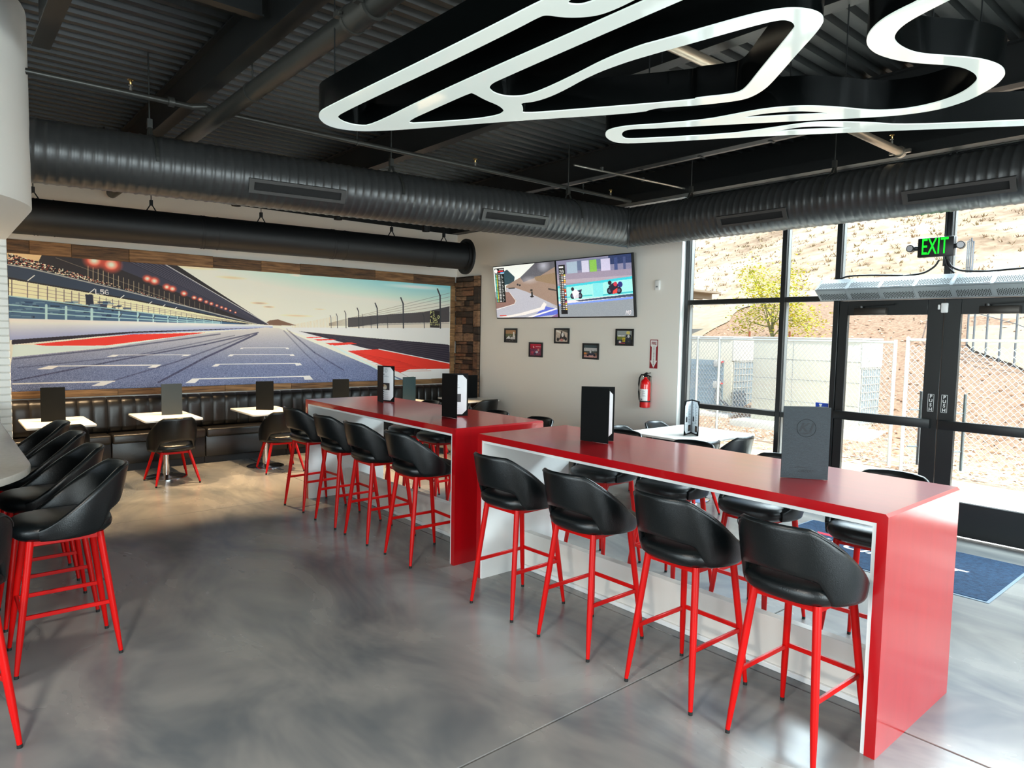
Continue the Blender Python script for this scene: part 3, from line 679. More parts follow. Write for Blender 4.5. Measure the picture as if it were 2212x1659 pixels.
# dry brush over the hill: beyond counting
def brush():
    mb = MB()
    for k in range(13000):
        y = 33 + 90*random.random()**1.6; x = -.62*y + random.uniform(-.75, .75)*y*1.2
        s = random.uniform(.12, .40)*(1 + (y - 33)/70); z = hill_h(x, y) - .05
        for j in range(7):
            a = random.uniform(0, 2*PI); l = s*random.uniform(.5, 1.0); w = s*.12; dx, dy = math.cos(a), math.sin(a); o = random.uniform(0, .35)*s; t = random.uniform(.4, .8)*s*.8
            bx, by = x + dx*o, y + dy*o
            mb.add([(bx - dy*w, by + dx*w, z), (bx + dy*w, by - dx*w, z), (bx + dx*l*.6, by + dy*l*.6, z + t)], [(0, 1, 2)], k % 3)
    ms = [mat('brush_tan', (158, 134, 110), 0.95), mat('brush_pale', (186, 166, 140), 0.95), mat('brush_olive', (158, 142, 108), 0.95)]
    o = mb.build('hillside_brush', ms, recalc=False, smooth=False); return tag(o, 'dry tan brush scattered over the hillside outside the windows', 'brush', kind='stuff')
brush()
def mulch_chips():
    mb = MB()
    for k in range(5200):
        y = 10.6 + 10*random.random()**1.5; x = random.uniform(-1.0, .30)*y + .5; z = hill_h(x, y); s = random.uniform(.03, .075); a = random.uniform(0, PI); c, sn = math.cos(a)*s, math.sin(a)*s
        mb.add([(x - c, y - sn, z + .01), (x + sn*.4, y - c*.4, z + .012), (x + c, y + sn, z + .012), (x - sn*.4, y + c*.4, z + .014), (x, y, z + .035)], [(0, 1, 4), (1, 2, 4), (2, 3, 4), (3, 0, 4)], k % 2)
    return tag(mb.build('mulch_chips', [mat('chip_a', (140, 104, 78), .95), mat('chip_b', (222, 190, 158), .95)], recalc=False, smooth=False), 'loose bark mulch covering the bank outside the doors', 'mulch', kind='stuff')
mulch_chips()
# ------------------------------------------------------------------ chain-link fences
M_galv = mat('galvanised_wire', (160, 162, 158), 0.5, metal=0.2)
def chain_fence(name, label, P, Q, h, gap=.085, posts=(), wire=.0045):
    f = thing(name, label, 'fence'); P, Q = Vector(P), Vector(Q); d = Q - P; Ln = d.length; d.normalize()
    mb = MB(); up = Vector((0, 0, 1)); nw = int(Ln/gap); nz = int(h/(gap*1.0))
    for s in (1, -1):
        for i in range(-nz, nw + 1):
            s0, z0, s1, z1 = i*gap, 0, i*gap + nz*gap, nz*gap
            if s0 < 0: z0 -= s0; s0 = 0
            if s1 > Ln: z1 -= s1 - Ln; s1 = Ln
            if z1 - z0 < .02: continue
            a, b = (z0, z1) if s == 1 else (nz*gap - z0, nz*gap - z1)
            mb.bar(P + d*s0 + up*(a + .02), P + d*s1 + up*(b + .02), wire, wire)
    q = mb.build('chain_link', M_galv, f, smooth=False, recalc=False); q['kind'] = 'stuff'
    MB().tube([P + up*(h + .02), Q + up*(h + .02)], .020, 10).build('top_rail', M_galv, f)
    MB().tube([P + up*.05, Q + up*.05], .006, 6).build('tension_wire', M_galv, f)
    for s in posts:
        p = P + d*s; MB().tube([p - up*.06, p + up*(h + .06)], .026, 12).build('post', M_galv, f)
    return f
chain_fence('chain_link_fence', 'galvanised chain-link fence panel in front of the outdoor units', (-9.6, 12.15, -.05), (-3.98, 10.85, -.05), 1.82, posts=(.02, 1.6, 2.2, 5.75))
chain_fence('chain_link_fence', 'galvanised chain-link fence panel outside the right-hand door', (-3.74, 10.55, -.05), (3.0, 9.75, -.05), 1.86, posts=(.02, 3.3, 6.7))
far = thing('far_fence', 'distant wire fence with thin posts along the dirt track', 'fence')
fp = []
for p, q in zip(FENCE_PT[:-1], FENCE_PT[1:]):
    n_ = 3 if len(fp) < 3 else 1
    for k in range(n_): r_ = p.lerp(q, k/n_); fp.append((r_.x, r_.y))
for x, y in fp:
    z = hill_h(x, y); MB().tube([(x, y, z - .1), (x, y, z + 1.75)], .022, 8).build('post', M_grey_metal, far)
MB().tube([(x, y, hill_h(x, y) + 1.7) for x, y in fp], .014, 6).build('top_wire', M_grey_metal, far)
MB().tube([(x, y, hill_h(x, y) + .9) for x, y in fp], .008, 6).build('middle_wire', M_grey_metal, far)
# ------------------------------------------------------------------ outdoor units
M_beige = mat('unit_beige', (196, 191, 174), 0.6, noise=.03, nscale=2); M_uwhite = mat('unit_white', (188, 186, 180), 0.55)
M_fin = mat('unit_fins', (138, 156, 166), 0.5, metal=.2)
def outdoor_unit(label, x0, x1, y0, y1, front_grille):
    u = thing('outdoor_unit', label, 'air conditioner', ((x0 + x1)/2, (y0 + y1)/2, .1)); hx, hy = (x1 - x0)/2, (y1 - y0)/2
    MB().box((-hx, -hy, 0), (hx, hy, 1.72)).build('cabinet', M_beige, u, bevel=.01)
    MB().box((-hx - .02, -hy - .02, 1.72), (hx + .02, hy + .02, 1.76)).build('top_plate', M_uwhite, u, bevel=.006)
    MB().box((hx, -hy, 1.2), (hx + .02, hy, 1.71)).build('side_cap', M_uwhite, u)
    MB().box((hx, -hy + .06, .12), (hx + .012, hy - .08, 1.18)).build('coil', M_fin, u)
    mb = MB()
    for i in range(9): y = -hy + .06 + i*(2*hy - .14)/8; mb.box((hx + .012, y - .008, .10), (hx + .026, y + .008, 1.2))
    for i in range(8): z = .12 + i*.15; mb.box((hx + .012, -hy + .05, z - .007), (hx + .026, hy - .07, z + .007))
    q = mb.build('guard_wires', M_uwhite, u, smooth=False); q['kind'] = 'stuff'
    if front_grille:
        for a, b in ((-hx + .1, -.15), (.1, hx - .2)):
            c = MB().box((a, -hy - .012, .12), (b, -hy, 1.2)).build('coil', M_fin, u)
        mb = MB()
        for i in range(9): z = .2 + i*.11; mb.box((-hx + .1, -hy - .03, z), (hx - .2, -hy - .012, z + .02))
        q = mb.build('louvres', M_fin, u, smooth=False); q['kind'] = 'stuff'
        for z in (.55, 1.05):
            MB().box((hx - .45, -hy - .06, z), (hx - .25, -hy, z + .16)).build('switch_box', M_uwhite, u, bevel=.01)
            MB().lathe([(.03, 0), (.03, .03)], 12, (hx - .22, -hy - .05, z + .1)).build('red_knob', mat('knob_red', (214, 40, 36), .5), u)
        MB().tube([(hx - .35, -hy - .03, .55), (hx - .33, -hy - .12, .3), (hx - .1, -hy - .25, .12)], .03, 8).tube([(hx - .30, -hy - .03, .55), (hx - .2, -hy - .10, .3), (hx + .1, -hy - .2, .15)], .03, 8).build('lagged_pipe', mat('pipe_lagging', (96, 98, 100), .8), u)
    else:
        for z in (.45, .9, 1.3): MB().box((-hx, -hy - .003, z - .004), (hx, -hy, z + .004)).build('panel_seam', M_grey_metal, u, smooth=False)
        for x in (-hx*.2, hx*.55): MB().box((x - .004, -hy - .003, .05), (x + .004, -hy, 1.7)).build('panel_seam', M_grey_metal, u, smooth=False)
    return u
outdoor_unit('beige outdoor air-conditioning unit with plain panels behind the door glass', -7.75, -5.53, 13.4, 14.35, False)
outdoor_unit('beige outdoor air-conditioning unit with dark louvres and red knobs', -11.6, -8.62, 14.0, 15.1, True)
tag(MB().box((-7.95, 12.9, -.10), (-5.15, 14.7, .10)).build('unit_pad', M_pave, bevel=.01), 'pale concrete pad under the plain outdoor unit', 'concrete pad')
tag(MB().box((-12.0, 13.5, -.10), (-8.4, 15.4, .10)).build('unit_pad', M_pave, bevel=.01), 'pale concrete pad under the louvred outdoor unit', 'concrete pad')
# ------------------------------------------------------------------ young tree and timber frame
def tree():
    bx, by = -10.05, 18.3; bz = hill_h(bx, by)
    t = thing('young_tree', 'young tree with bright yellow-green leaves tied between two stakes', 'tree', (bx, by, bz))
    mb = MB(); mb.tube([(0, 0, -.1), (.03, 0, .6), (.0, 0, 1.2)], [.05, .04, .03], 8); tips = []
    for i in range(9):
        a = i*2.4; r = .5 + .5*(i % 3)/2; p = (math.cos(a)*r*.95, math.sin(a)*r*.8, .75 + .40*(i % 4) + .1); mb.tube([(0, 0, .35 + .08*i), (p[0]*.5, p[1]*.5, .5*(p[2] + .4 + .06*i)), p], [.025, .016, .007], 6); tips.append(p)
    mb.build('trunk', mat('bark_green', (120, 118, 70), .9), t)
    lf = MB()
    for k in range(4600):
        c = random.choice(tips); x, y, z = (c[i] + random.gauss(0, .24) for i in range(3)); s = random.uniform(.028, .056); a = random.uniform(0, PI); u = Vector((math.cos(a), math.sin(a), random.uniform(-.6, .6)))*s; w = Vector((-math.sin(a), math.cos(a), random.uniform(-.5, .5)))*s*.6; P = Vector((x, y, z))
        lf.add([P - u, P + w, P + u, P - w], [(0, 1, 2, 3)], k % 2)
    q = lf.build('foliage', [mat('leaf_yellow', (222, 210, 44), .8), mat('leaf_lime', (186, 192, 70), .8)], t, recalc=False, smooth=False); q['kind'] = 'stuff'
    for dx in (-.45, .75): MB().tube([(dx, -.4, -.1), (dx, -.4, .55)], .03, 8).build('stake', mat('stake_rust', (150, 84, 56), .9), t)
tree()
def shrub(x, y):
    bz = hill_h(x, y); t = thing('young_shrub', 'thin leafy sapling beside the timber frame outside', 'shrub', (x, y, bz)); lf = MB()
    for k in range(420):
        P = Vector((random.gauss(0, .22), random.gauss(0, .22), abs(random.gauss(.9, .5)))); s = .035; u = Vector((random.uniform(-1, 1), random.uniform(-1, 1), random.uniform(-1, 1)))*s; w = Vector((random.uniform(-1, 1), random.uniform(-1, 1), random.uniform(-1, 1)))*s
        lf.add([P - u, P + w, P + u, P - w], [(0, 1, 2, 3)])
    q = lf.build('foliage', mat('leaf_green', (150, 166, 86), .8), t, recalc=False, smooth=False); q['kind'] = 'stuff'
    MB().tube([(0, 0, -.1), (.02, 0, 1.3)], [.02, .01], 6).build('stem', MATS['bark_green'], t)
shrub(-12.9, 17.0)
tf = thing('timber_frame', 'grey timber shade frame seen through the leftmost pane', 'pergola')
M_timber = mat('weathered_timber', (150, 138, 122), .85); bz = hill_h(-14.5, 16)
P0 = at(1500, 640, y=19)
for i in range(4): MB().box((P0.x - 1.2 + i*.36, 18.0, P0.z - .05), (P0.x - 1.08 + i*.36, 20, P0.z + .12)).build('joist', M_timber, tf)
MB().box((P0.x - 2.5, 18.0, P0.z + .12), (P0.x + .35, 20, P0.z + .18)).build('roof_board', M_timber, tf)
MB().box((P0.x - 2.5, 18.2, P0.z - .22), (P0.x + .1, 18.35, P0.z - .05)).build('header', M_timber, tf)
MB().box((P0.x - .28, 18.2, bz - .8), (P0.x - .12, 18.36, P0.z - .22)).build('post', M_timber, tf)
MB().box((P0.x - 1.2, 18.1, 1.75), (P0.x + .05, 18.5, 1.85)).build('lower_shelf', M_timber, tf)

# the sun is only ever seen by what stands outdoors
out_col = bpy.data.collections.new('outdoors')
for o in bpy.data.objects:
    if o not in _inside and o.type == 'MESH': out_col.objects.link(o)
SUN.light_linking.receiver_collection = out_col

# ------------------------------------------------------------------ mural and its timber frame
MZ0, MZ1, MY0, MY1 = 1.012, 2.63, .30, 6.965
def mural():
    cw, ch = 1900, 460
    def q(u, v):
        p = at(u, v, x=XM); return ((p.y - MY0)/(MY1 - MY0)*cw, (MZ1 - p.z)/(MZ1 - MZ0)*ch)
    A = lambda x, y: q(x*.31646, 500 + y*.31646)          # measured on enlargements of the photograph
    B = lambda x, y: q(x*.21700, 520 + y*.21700)
    R = lambda x, y: q(600 + x*.3152, 560 + y*.3152)
    c = Canvas(cw, ch, (252, 236, 208))
    # sky
    Y, X = np.mgrid[0:ch, 0:cw]; hy = q(600, 705)[1]; t = np.clip(Y/hy, 0, 1); rx = np.clip((X/cw - .38)/.5, 0, 1)
    teal = np.array((128, 200, 210))/255; cream = np.array((253, 236, 208))/255
    k = (np.clip(1 - t*1.7, 0, 1)*(.25 + .75*rx))[..., None]; c.a[:] = cream*(1 - k) + teal*k
    for (u, v, rx_, ry_, col, al) in ((900, 620, 120, 9, (255, 248, 236), .6), (940, 605, 60, 14, (250, 240, 224), .7), (640, 595, 22, 5, (236, 226, 206), .7), (420, 578, 60, 6, (226, 190, 140), .5), (500, 600, 40, 5, (216, 180, 130), .5), (560, 655, 26, 4, (150, 128, 110), .6), (580, 663, 18, 3, (140, 120, 104), .6), (640, 682, 50, 4, (190, 166, 140), .6), (690, 668, 20, 2, (170, 150, 130), .5)):
        a, b = q(u, v); c.disc(a, b, rx_*1.7, ry_*1.5, col, al, .8)
    c.poly([q(570, 700), q(582, 692), q(600, 690), q(618, 696), q(640, 703), q(570, 703)], (120, 92, 78))
    # grandstand: back wall, roof, crowd
    c.poly([q(10, 525), q(355, 556), q(578, 700), q(10, 700)], (44, 40, 42))
    c.poly([A(45, 120), A(290, 150), A(260, 210), A(50, 190)], (214, 186, 142))
    c.poly([A(830, 190), A(1090, 200), A(1830, 635), A(1750, 632), A(820, 260)], (58, 58, 74))
    for i in range(16):
        f = i/16; c.line([A(860 + 230*f, 200), A(860 + 230*f + (1790 - 860 - 230*f)*.92, 200 + 430*.92)], 1.6, (96, 96, 112) if i % 2 else (32, 32, 44), .8)
    c.line([A(1090, 204), A(1830, 632)], 3, (205, 205, 205), .9)
    for i in range(2600):
        s = random.random()**1.4; a0 = random.random(); x = 60 + 1500*s; y = 150 + 440*s + a0*(70*(1 - s) + 6)
        p = A(x, y); w = 1.8*(1 - s) + .8; c.rect(p[0] - w, p[1] - w*.6, p[0] + w, p[1] + w*.6, random.choice(((240, 226, 200), (30, 26, 28), (24, 22, 24), (150, 60, 48), (210, 190, 160), (28, 26, 30))))
    for i in range(26):
        s = i/26; x = 600 + 900*s; c.line([A(x, 235 + 300*s), A(x, 330 + 235*s)], 1.6*(1 - s) + .6, (206, 186, 150), .8)
    c.line([A(380, 180), A(1500, 590)], 1.5, (190, 170, 140), .6)
    # balustrade
    c.poly([A(50, 222), A(200, 245), A(900, 410), A(1750, 632), A(900, 460), A(200, 340), A(55, 310)], (50, 62, 82))
    c.line([A(50, 226), A(200, 252), A(900, 418), A(1750, 632)], 4, (176, 176, 170), .9)
    for x in (210, 620, 820, 1010, 1100, 1180): c.line([A(x - 20, 335 + (x - 210)*.225), A(x + 25, 300 + (x - 210)*.225)], 3, (220, 220, 215))
    p = A(650, 395); c.text(p[0], p[1], 2.4, 'L5G', (236, 236, 230))
    # glass gallery behind the fence
    c.poly([A(60, 325), A(900, 470), A(1750, 635), A(900, 545), A(60, 440)], (238, 220, 186))
    for i in range(34):
        s = (i/34)**.75; x = 80 + 1500*s; c.line([A(x, 330 + 290*s), A(x, 450 + 170*s)], 2.2*(1 - s) + .6, (60, 60, 66), .8)
    for f in (.25, .5, .75): c.line([A(60, 325 + 115*f), A(1700, 630)], 1.2, (90, 90, 96), .7)
    c.poly([A(580, 430), A(630, 430), A(640, 500), A(590, 500)], (40, 44, 60)); c.poly([A(600, 500), A(730, 490), A(730, 540), A(600, 540)], (60, 64, 84))
    # pit fence
    c.poly([A(60, 440), A(600, 520), A(1750, 640), A(620, 610), A(60, 592)], (68, 98, 130))
    for i in range(60):
        x = random.uniform(70, 900); y = random.uniform(470, 590); p = A(x, y); c.rect(p[0], p[1], p[0] + random.uniform(6, 36), p[1] + random.uniform(2, 7), random.choice(((40, 62, 96), (104, 136, 160), (30, 44, 66))), .8)
    for y0 in (440, 500, 545): c.line([A(60, y0), A(1500, 620 + (y0 - 440)*.12)], 4.0, (160, 200, 206), .9)
    for x, w in ((315, 7), (450, 7), (625, 8), (812, 5), (940, 6), (1045, 5), (1145, 4), (1210, 4), (1275, 3), (1330, 3), (1390, 3), (1450, 2), (1510, 2)):
        s = (x - 60)/1700; c.line([A(x, 480 + 150*s), A(x, 595 + 40*s)], w, (172, 208, 212))
        if x > 700: c.line([A(x, 560 + 60*s), A(x + 34*(1 - s), 510 + 110*s)], w*.6, (70, 80, 92))
    # pit wall, shading from white to blue as in the print
    for i in range(16):
        f = i/16; col = tuple(int(a + (b - a)*f) for a, b in zip((228, 232, 228), (140, 152, 200)))
        c.poly([A(62, 592 + 150*f), A(1860, 640 + 18*f), A(1860, 640 + 18*(f + .07)), A(62, 592 + 150*(f + .07))], col)
    c.poly([A(80, 740), A(900, 684), A(1860, 655), A(900, 694), A(80, 772)], (40, 34, 46))
    c.poly([A(230, 770), A(900, 703), A(1400, 690), A(1300, 705), A(700, 780), A(320, 782)], (226, 56, 46))
    c.poly([A(90, 770), A(330, 780), A(760, 778), A(1300, 704), A(1860, 658), A(1860, 668), A(80, 860)], (202, 224, 220))
    # asphalt
    c.poly([A(82, 858), A(760, 790), A(1250, 712), A(1800, 655), R(0, 470), R(870, 830), q(970, 860), q(10, 870)], (104, 116, 152))
    trk = np.zeros((ch, cw), np.float32); cc = Canvas(cw, ch, (0, 0, 0)); cc.poly([A(82, 858), A(760, 790), A(1250, 712), A(1800, 655), R(0, 470), R(870, 830), q(970, 860), q(10, 870)], (255, 255, 255)); trk = cc.a[..., 0]
    far_ = np.clip(1 - (Y - hy)/(ch - hy)*1.35, 0, 1)*trk; c.a += (np.array((232, 224, 210))/255 - c.a)*(far_**1.3)[..., None]*.85
    for pts, w, al in (([A(90, 1020), A(800, 880), A(1400, 770), A(1760, 690)], 5, .7), ([A(1080, 1030), A(1400, 860), A(1750, 700)], 7, .8), ([A(700, 1040), A(1200, 890), A(1700, 710)], 5, .5), ([A(90, 870), A(760, 800), A(1500, 700)], 5, .6), ([A(120, 930), A(900, 850), A(1600, 710)], 4, .4), ([R(60, 480), R(250, 640), R(450, 760)], 6, .5), ([R(40, 490), R(180, 640), R(330, 780)], 5, .35)):
        c.line(pts, w, (56, 58, 84), al)
    sh = np.clip((Y - hy)/(ch - hy), 0, 1)*trk; c.grain(.055, sh); c.grain(.05, sh, 2)
    W_ = (240, 236, 230)
    for blk in ([A(1262, 1035), A(1310, 1005), A(1367, 1003), A(1330, 1034)], [A(2066, 988), A(2112, 983), A(2135, 1010), A(2090, 1012)], [A(1440, 922), A(1470, 905), A(1507, 904), A(1480, 922)], [A(2012, 900), A(2048, 898), A(2060, 913), A(2022, 915)],
                [A(1550, 852), A(1570, 839), A(1600, 839), A(1582, 852)], [A(1975, 840), A(2002, 838), A(2010, 849), A(1985, 850)], [A(1632, 803), A(1645, 794), A(1662, 794), A(1652, 803)], [A(1945, 794), A(1966, 793), A(1972, 802), A(1952, 803)],
                [A(245, 940), A(330, 918), A(410, 916), A(350, 940)], [A(1050, 911), A(1105, 908), A(1062, 929), A(1003, 930)], [A(700, 1022), A(790, 1018), A(705, 1053), A(618, 1056)], [A(725, 855), A(768, 842), A(815, 843), A(780, 856)], [A(1262, 840), A(1305, 840), A(1280, 850), A(1235, 851)],
                [R(172, 800), R(205, 797), R(241, 825), R(182, 827)], [R(115, 713), R(148, 711), R(163, 726), R(122, 728)], [R(78, 651), R(104, 650), R(112, 662), R(84, 663)]):
        c.poly(blk, W_)
    for pts, w in (([A(1310, 1007), A(2100, 988)], 4), ([A(1470, 906), A(2030, 900)], 3), ([A(1570, 840), A(1990, 840)], 2.4), ([A(1645, 795), A(1960, 794)], 2), ([A(330, 919), A(1090, 911)], 3.4), ([A(88, 1040), A(780, 1022)], 4.5), ([A(768, 843), A(1300, 841)], 2)): c.line(pts, w, W_)
    # right-hand kerb, run-off and wall
    c.poly([R(110, 490), R(400, 520), R(1162, 584), R(1175, 590), R(1175, 720), R(600, 612)], (54, 50, 62))
    for i in range(14): c.line([R(200 + 20*i, 500 + 4*i), R(1170, 592 + 8*i)], 1.6, (88, 80, 88) if i % 2 else (34, 30, 42), .7)
    c.poly([R(20, 466), R(1175, 470), R(1175, 586), R(110, 490)], (251, 238, 218))
    c.poly([R(40, 478), R(130, 490), R(600, 610), R(1175, 712), R(1175, 840), R(870, 832), R(420, 600)], (240, 232, 222))
    for pg in ([R(475, 628), R(690, 616), R(1175, 716), R(1175, 750), R(905, 752), R(838, 778)], [R(325, 574), R(505, 570), R(545, 580), R(372, 592)], [R(243, 549), R(372, 546), R(402, 553), R(272, 558)], [R(190, 534), R(290, 532), R(305, 536), R(205, 540)]): c.poly(pg, (228, 58, 46))
    for i in range(9): c.line([R(520 + 30*i, 640 + 16*i), R(840 + 26*i, 700 + 8*i)], 2, (150, 26, 24), .45)
    c.line([R(690, 616), R(1175, 712)], 4, (246, 242, 236)); c.line([R(370, 590), R(840, 835)], 7, (200, 222, 222)); c.line([R(820, 770), R(900, 810)], 1.5, (90, 80, 80), .6)
    # far fence on the right
    c.poly([R(480, 402), R(760, 378), R(1000, 362), R(1175, 322), R(1175, 430), R(480, 466)], (62, 60, 66), .9)
    c.poly([R(700, 440), R(1175, 430), R(1175, 470), R(480, 470)], (206, 200, 190), .8)
    for i in range(9): c.line([R(350, 455 - 2*i), R(1175, 440 - 26*i)], 1.3, (84, 80, 80), .7)
    for i in range(30):
        s = i/30; c.line([R(100 + 300*s, 468), R(100 + 300*s + 2, 450 - 62*s)], 1.1, (186, 150, 110), .7)
    for x, y, w in ((1110, 205, 8), (857, 265, 7), (679, 302, 6), (552, 335, 4.5), (464, 355, 3.6), (405, 374, 3), (362, 385, 2.4), (1000, 372, 4), (750, 384, 3), (636, 390, 2.5), (580, 376, 2)):
        c.line([R(x - 18*w/8, y), R(x, y + 45*w/8), R(x + 2, 470)], w, (64, 66, 70))
    p = R(1042, 352); p2 = R(1106, 470); c.rect(p[0], p[1], p2[0], p2[1], (44, 40, 40), .9); hh = (p2[1] - p[1])/4; px_ = (p2[0] - p[0])
    for i, tx in enumerate(('P1', '+2.0', 'L25', 'NO LIMIT')): c.text(p[0] + 1, p[1] + i*hh + 1, min(hh/8.4, px_/(6*len(tx))), tx, (244, 220, 150))
    # stadium lamps with red flare
    for u, v, r in ((203, 563, 20), (240, 572, 20), (318, 602, 10), (333, 607, 11), (360, 620, 9), (372, 624, 9), (397, 634, 8), (419, 643, 6), (432, 647, 6), (445, 652, 5), (456, 656, 5), (468, 660, 4), (478, 664, 4), (487, 667, 4), (497, 671, 3), (508, 675, 3)):
        a, b = q(u, v); c.disc(a, b, r*2.0, r*1.7, (232, 92, 70), .95, .6); c.disc(a, b, r*1.1, r*.95, (255, 228, 206), 1, .8)
    c.a *= 1.16; return c.material('mural_print', rough=0.55, spec=0.3)
mr = thing('mural', 'wide printed mural of a race track straight and grandstand above the booths', 'mural')
MB().box((XM, MY0, MZ0), (XM + .010, MY1, MZ1)).build('backing', M_white, mr, smooth=False)
print_quad('print', [(XM + .011, MY0, MZ0), (XM + .011, MY1, MZ0), (XM + .011, MY1, MZ1), (XM + .011, MY0, MZ1)], mural(), mr)
fr = thing('timber_frame', 'rustic brown plank frame around the race track mural', 'frame')
y = .30; k = 0
for ln in (.62, .42, .62, 1.02, .66, .58, 1.25, .72, .85):
    y2 = min(y + ln, 7.04); MB().box((XM, y + .002, MZ1 - .005 + random.uniform(0, .006)), (XM + random.uniform(.03, .042), y2, 2.785 + random.uniform(-.006, .004))).build('plank', M_wood if k % 2 else M_wood_dark, fr, bevel=.003, seg=1); y = y2; k += 1
y = .30; k = 0
for ln in (1.5, 1.32, .95, 1.6, .9, .6):
    y2 = min(y + ln, 7.04); MB().box((XM, y + .002, .93), (XM + random.uniform(.034, .045), y2, MZ0 + random.uniform(0, .006))).build('plank', M_wood if k % 2 else mat('rustic_wood_light', (100, 72, 46), .6, rgb2=(176, 136, 92), nscale=5, nstretch=(1, .5, 6), bump=.5, bscale=40), fr, bevel=.003, seg=1); y = y2; k += 1
for z0, z1 in ((1.02, 1.75), (1.752, 2.63)): MB().box((XM, 6.955, z0), (XM + .045, 7.04, z1)).build('plank', MATS['rustic_wood_light'], fr, bevel=.004, seg=1)
# dark wood block panel at the corner of the television wall
wp = thing('wood_block_panel', 'dark stacked wood block cladding beside the mural in the corner', 'wall panel')
MB().box((XM, YW - .012, 0), (-9.15, YW, 2.785)).build('backing', M_seam, wp, smooth=False)
z = 0.0; random.seed(11)
while z < 2.77:
    h = random.choice((.055, .075, .095, .12, .15)); h = min(h, 2.785 - z); x = XM + .045
    while x < -9.31:
        w = random.choice((.16, .22, .3, .45)); x2 = min(x + w, -9.29); 
        if -9.29 - x2 < .08: x2 = -9.29
        MB().box((x + .005, YW - random.uniform(.03, .08), z + .005), (x2 - .005, YW - .012, z + h - .004)).build('block', random.choice((M_block, M_block2, M_block3, M_block4)), wp, bevel=.004, seg=1); x = x2
    z += h
z = 0
while z < 2.77:
    h = min(random.choice((.12, .2, .28)), 2.785 - z); MB().box((-9.285, YW - random.uniform(.05, .062), z + .002), (-9.15, YW - .012, z + h - .006)).build('block', random.choice((M_block, M_block2, M_block4)), wp, bevel=.004, seg=1); z += h

# ------------------------------------------------------------------ televisions
def tv_race():
    c = Canvas(360, 206, (170, 165, 170)); U = lambda x, y: (x*360, y*206)
    c.rect(0, 0, 360, 100, (228, 232, 226)); c.poly([U(.18, .1), U(.24, .07), U(.36, .22), U(.34, .34), U(.18, .36)], (44, 66, 76)); c.poly([U(.34, .30), U(.45, .24), U(.60, .12), U(.7, 0), U(1, 0), U(1, .8), U(.5, .5), U(.2, .48), U(.2, .38)], (150, 126, 112))
    c.poly([U(.45, .24), U(.7, 0), U(1, 0), U(1, .1), U(.75, .25), U(.5, .33)], (92, 90, 98)); c.disc(*U(.83, .06), 40, 26, (190, 192, 204), .8, .9); c.disc(*U(.6, .3), 60, 18, (190, 186, 192), .6, .9)
    c.poly([U(.68, .25), U(1, .2), U(1, .42), U(.7, .32)], (142, 118, 92)); c.poly([U(.2, .42), U(.36, .43), U(.55, .52), U(.9, .74), U(1, .85), U(1, 1), U(0, 1), U(0, .8), U(.3, .72), U(.36, .66), U(.22, .5)], (176, 176, 186))
    c.poly([U(.18, .5), U(.25, .5), U(.35, .68), U(.32, .74), U(0, .82), U(0, .6)], (138, 106, 98)); c.line([U(.25, .5), U(.35, .68), U(.32, .74), U(.0, .84)], 2, (236, 232, 226))
    c.poly([U(.82, .80), U(1, .86), U(1, .95), U(.72, .99), U(.6, 1)], (88, 104, 200)); c.poly([U(.8, .72), U(.84, .76), U(.8, .86), U(.5, .95), U(.2, 1), U(0, 1), U(.4, .92), U(.74, .82)], (226, 220, 216)); c.poly([U(.98, .84), U(1, .86), U(.6, 1), U(.5, 1)], (230, 226, 226)); c.poly([U(.9, 1), U(1, .94), U(1, 1)], (128, 92, 134))
    c.disc(*U(.62, .61), 11, 4, (26, 24, 26)); c.rect(U(.61, 0)[0], U(0, .52)[1], U(.635, 0)[0], U(0, .61)[1], (40, 36, 36)); c.rect(U(.6, 0)[0], U(0, .475)[1], U(.635, 0)[0], U(0, .51)[1], (20, 20, 20))
    c.rect(*U(.24, .42), *U(.35, .44), (40, 38, 38)); c.poly([U(.88, .47), U(1, .51), U(1, .53), U(.88, .5)], (60, 54, 52)); c.disc(*U(.40, .37), 6, 4, (50, 46, 48)); c.disc(*U(.435, .385), 7, 4, (50, 46, 48))
    c.rect(*U(.02, .03), *U(.19, .13), (24, 22, 24)); c.disc(*U(.045, .08), 10, 9, (240, 240, 240)); c.rect(*U(.08, .08), *U(.17, .105), (206, 40, 46)); c.rect(*U(.12, .105), *U(.19, .13), (76, 160, 214)); c.rect(*U(.10, .05), *U(.18, .07), (230, 230, 230), .8)
    c.rect(*U(.02, .14), *U(.18, .70), (14, 16, 18))
    for i in range(19):
        y = .155 + i*.0285; c.rect(*U(.022, y), *U(.045, y + .022), (86, 190, 180)); c.rect(*U(.047, y), *U(.062, y + .022), (228, 214, 60)); c.rect(*U(.075, y + .004), *U(.11, y + .018), (214, 214, 214)); c.rect(*U(.13, y + .004), *U(.14 + .01*(i % 3), y + .018), (190, 190, 190))
    c.rect(*U(.05, .95), *U(.17, .97), (200, 60, 50)); c.grain(.02); return c.material('screen_race', rough=.2, emit=.33)
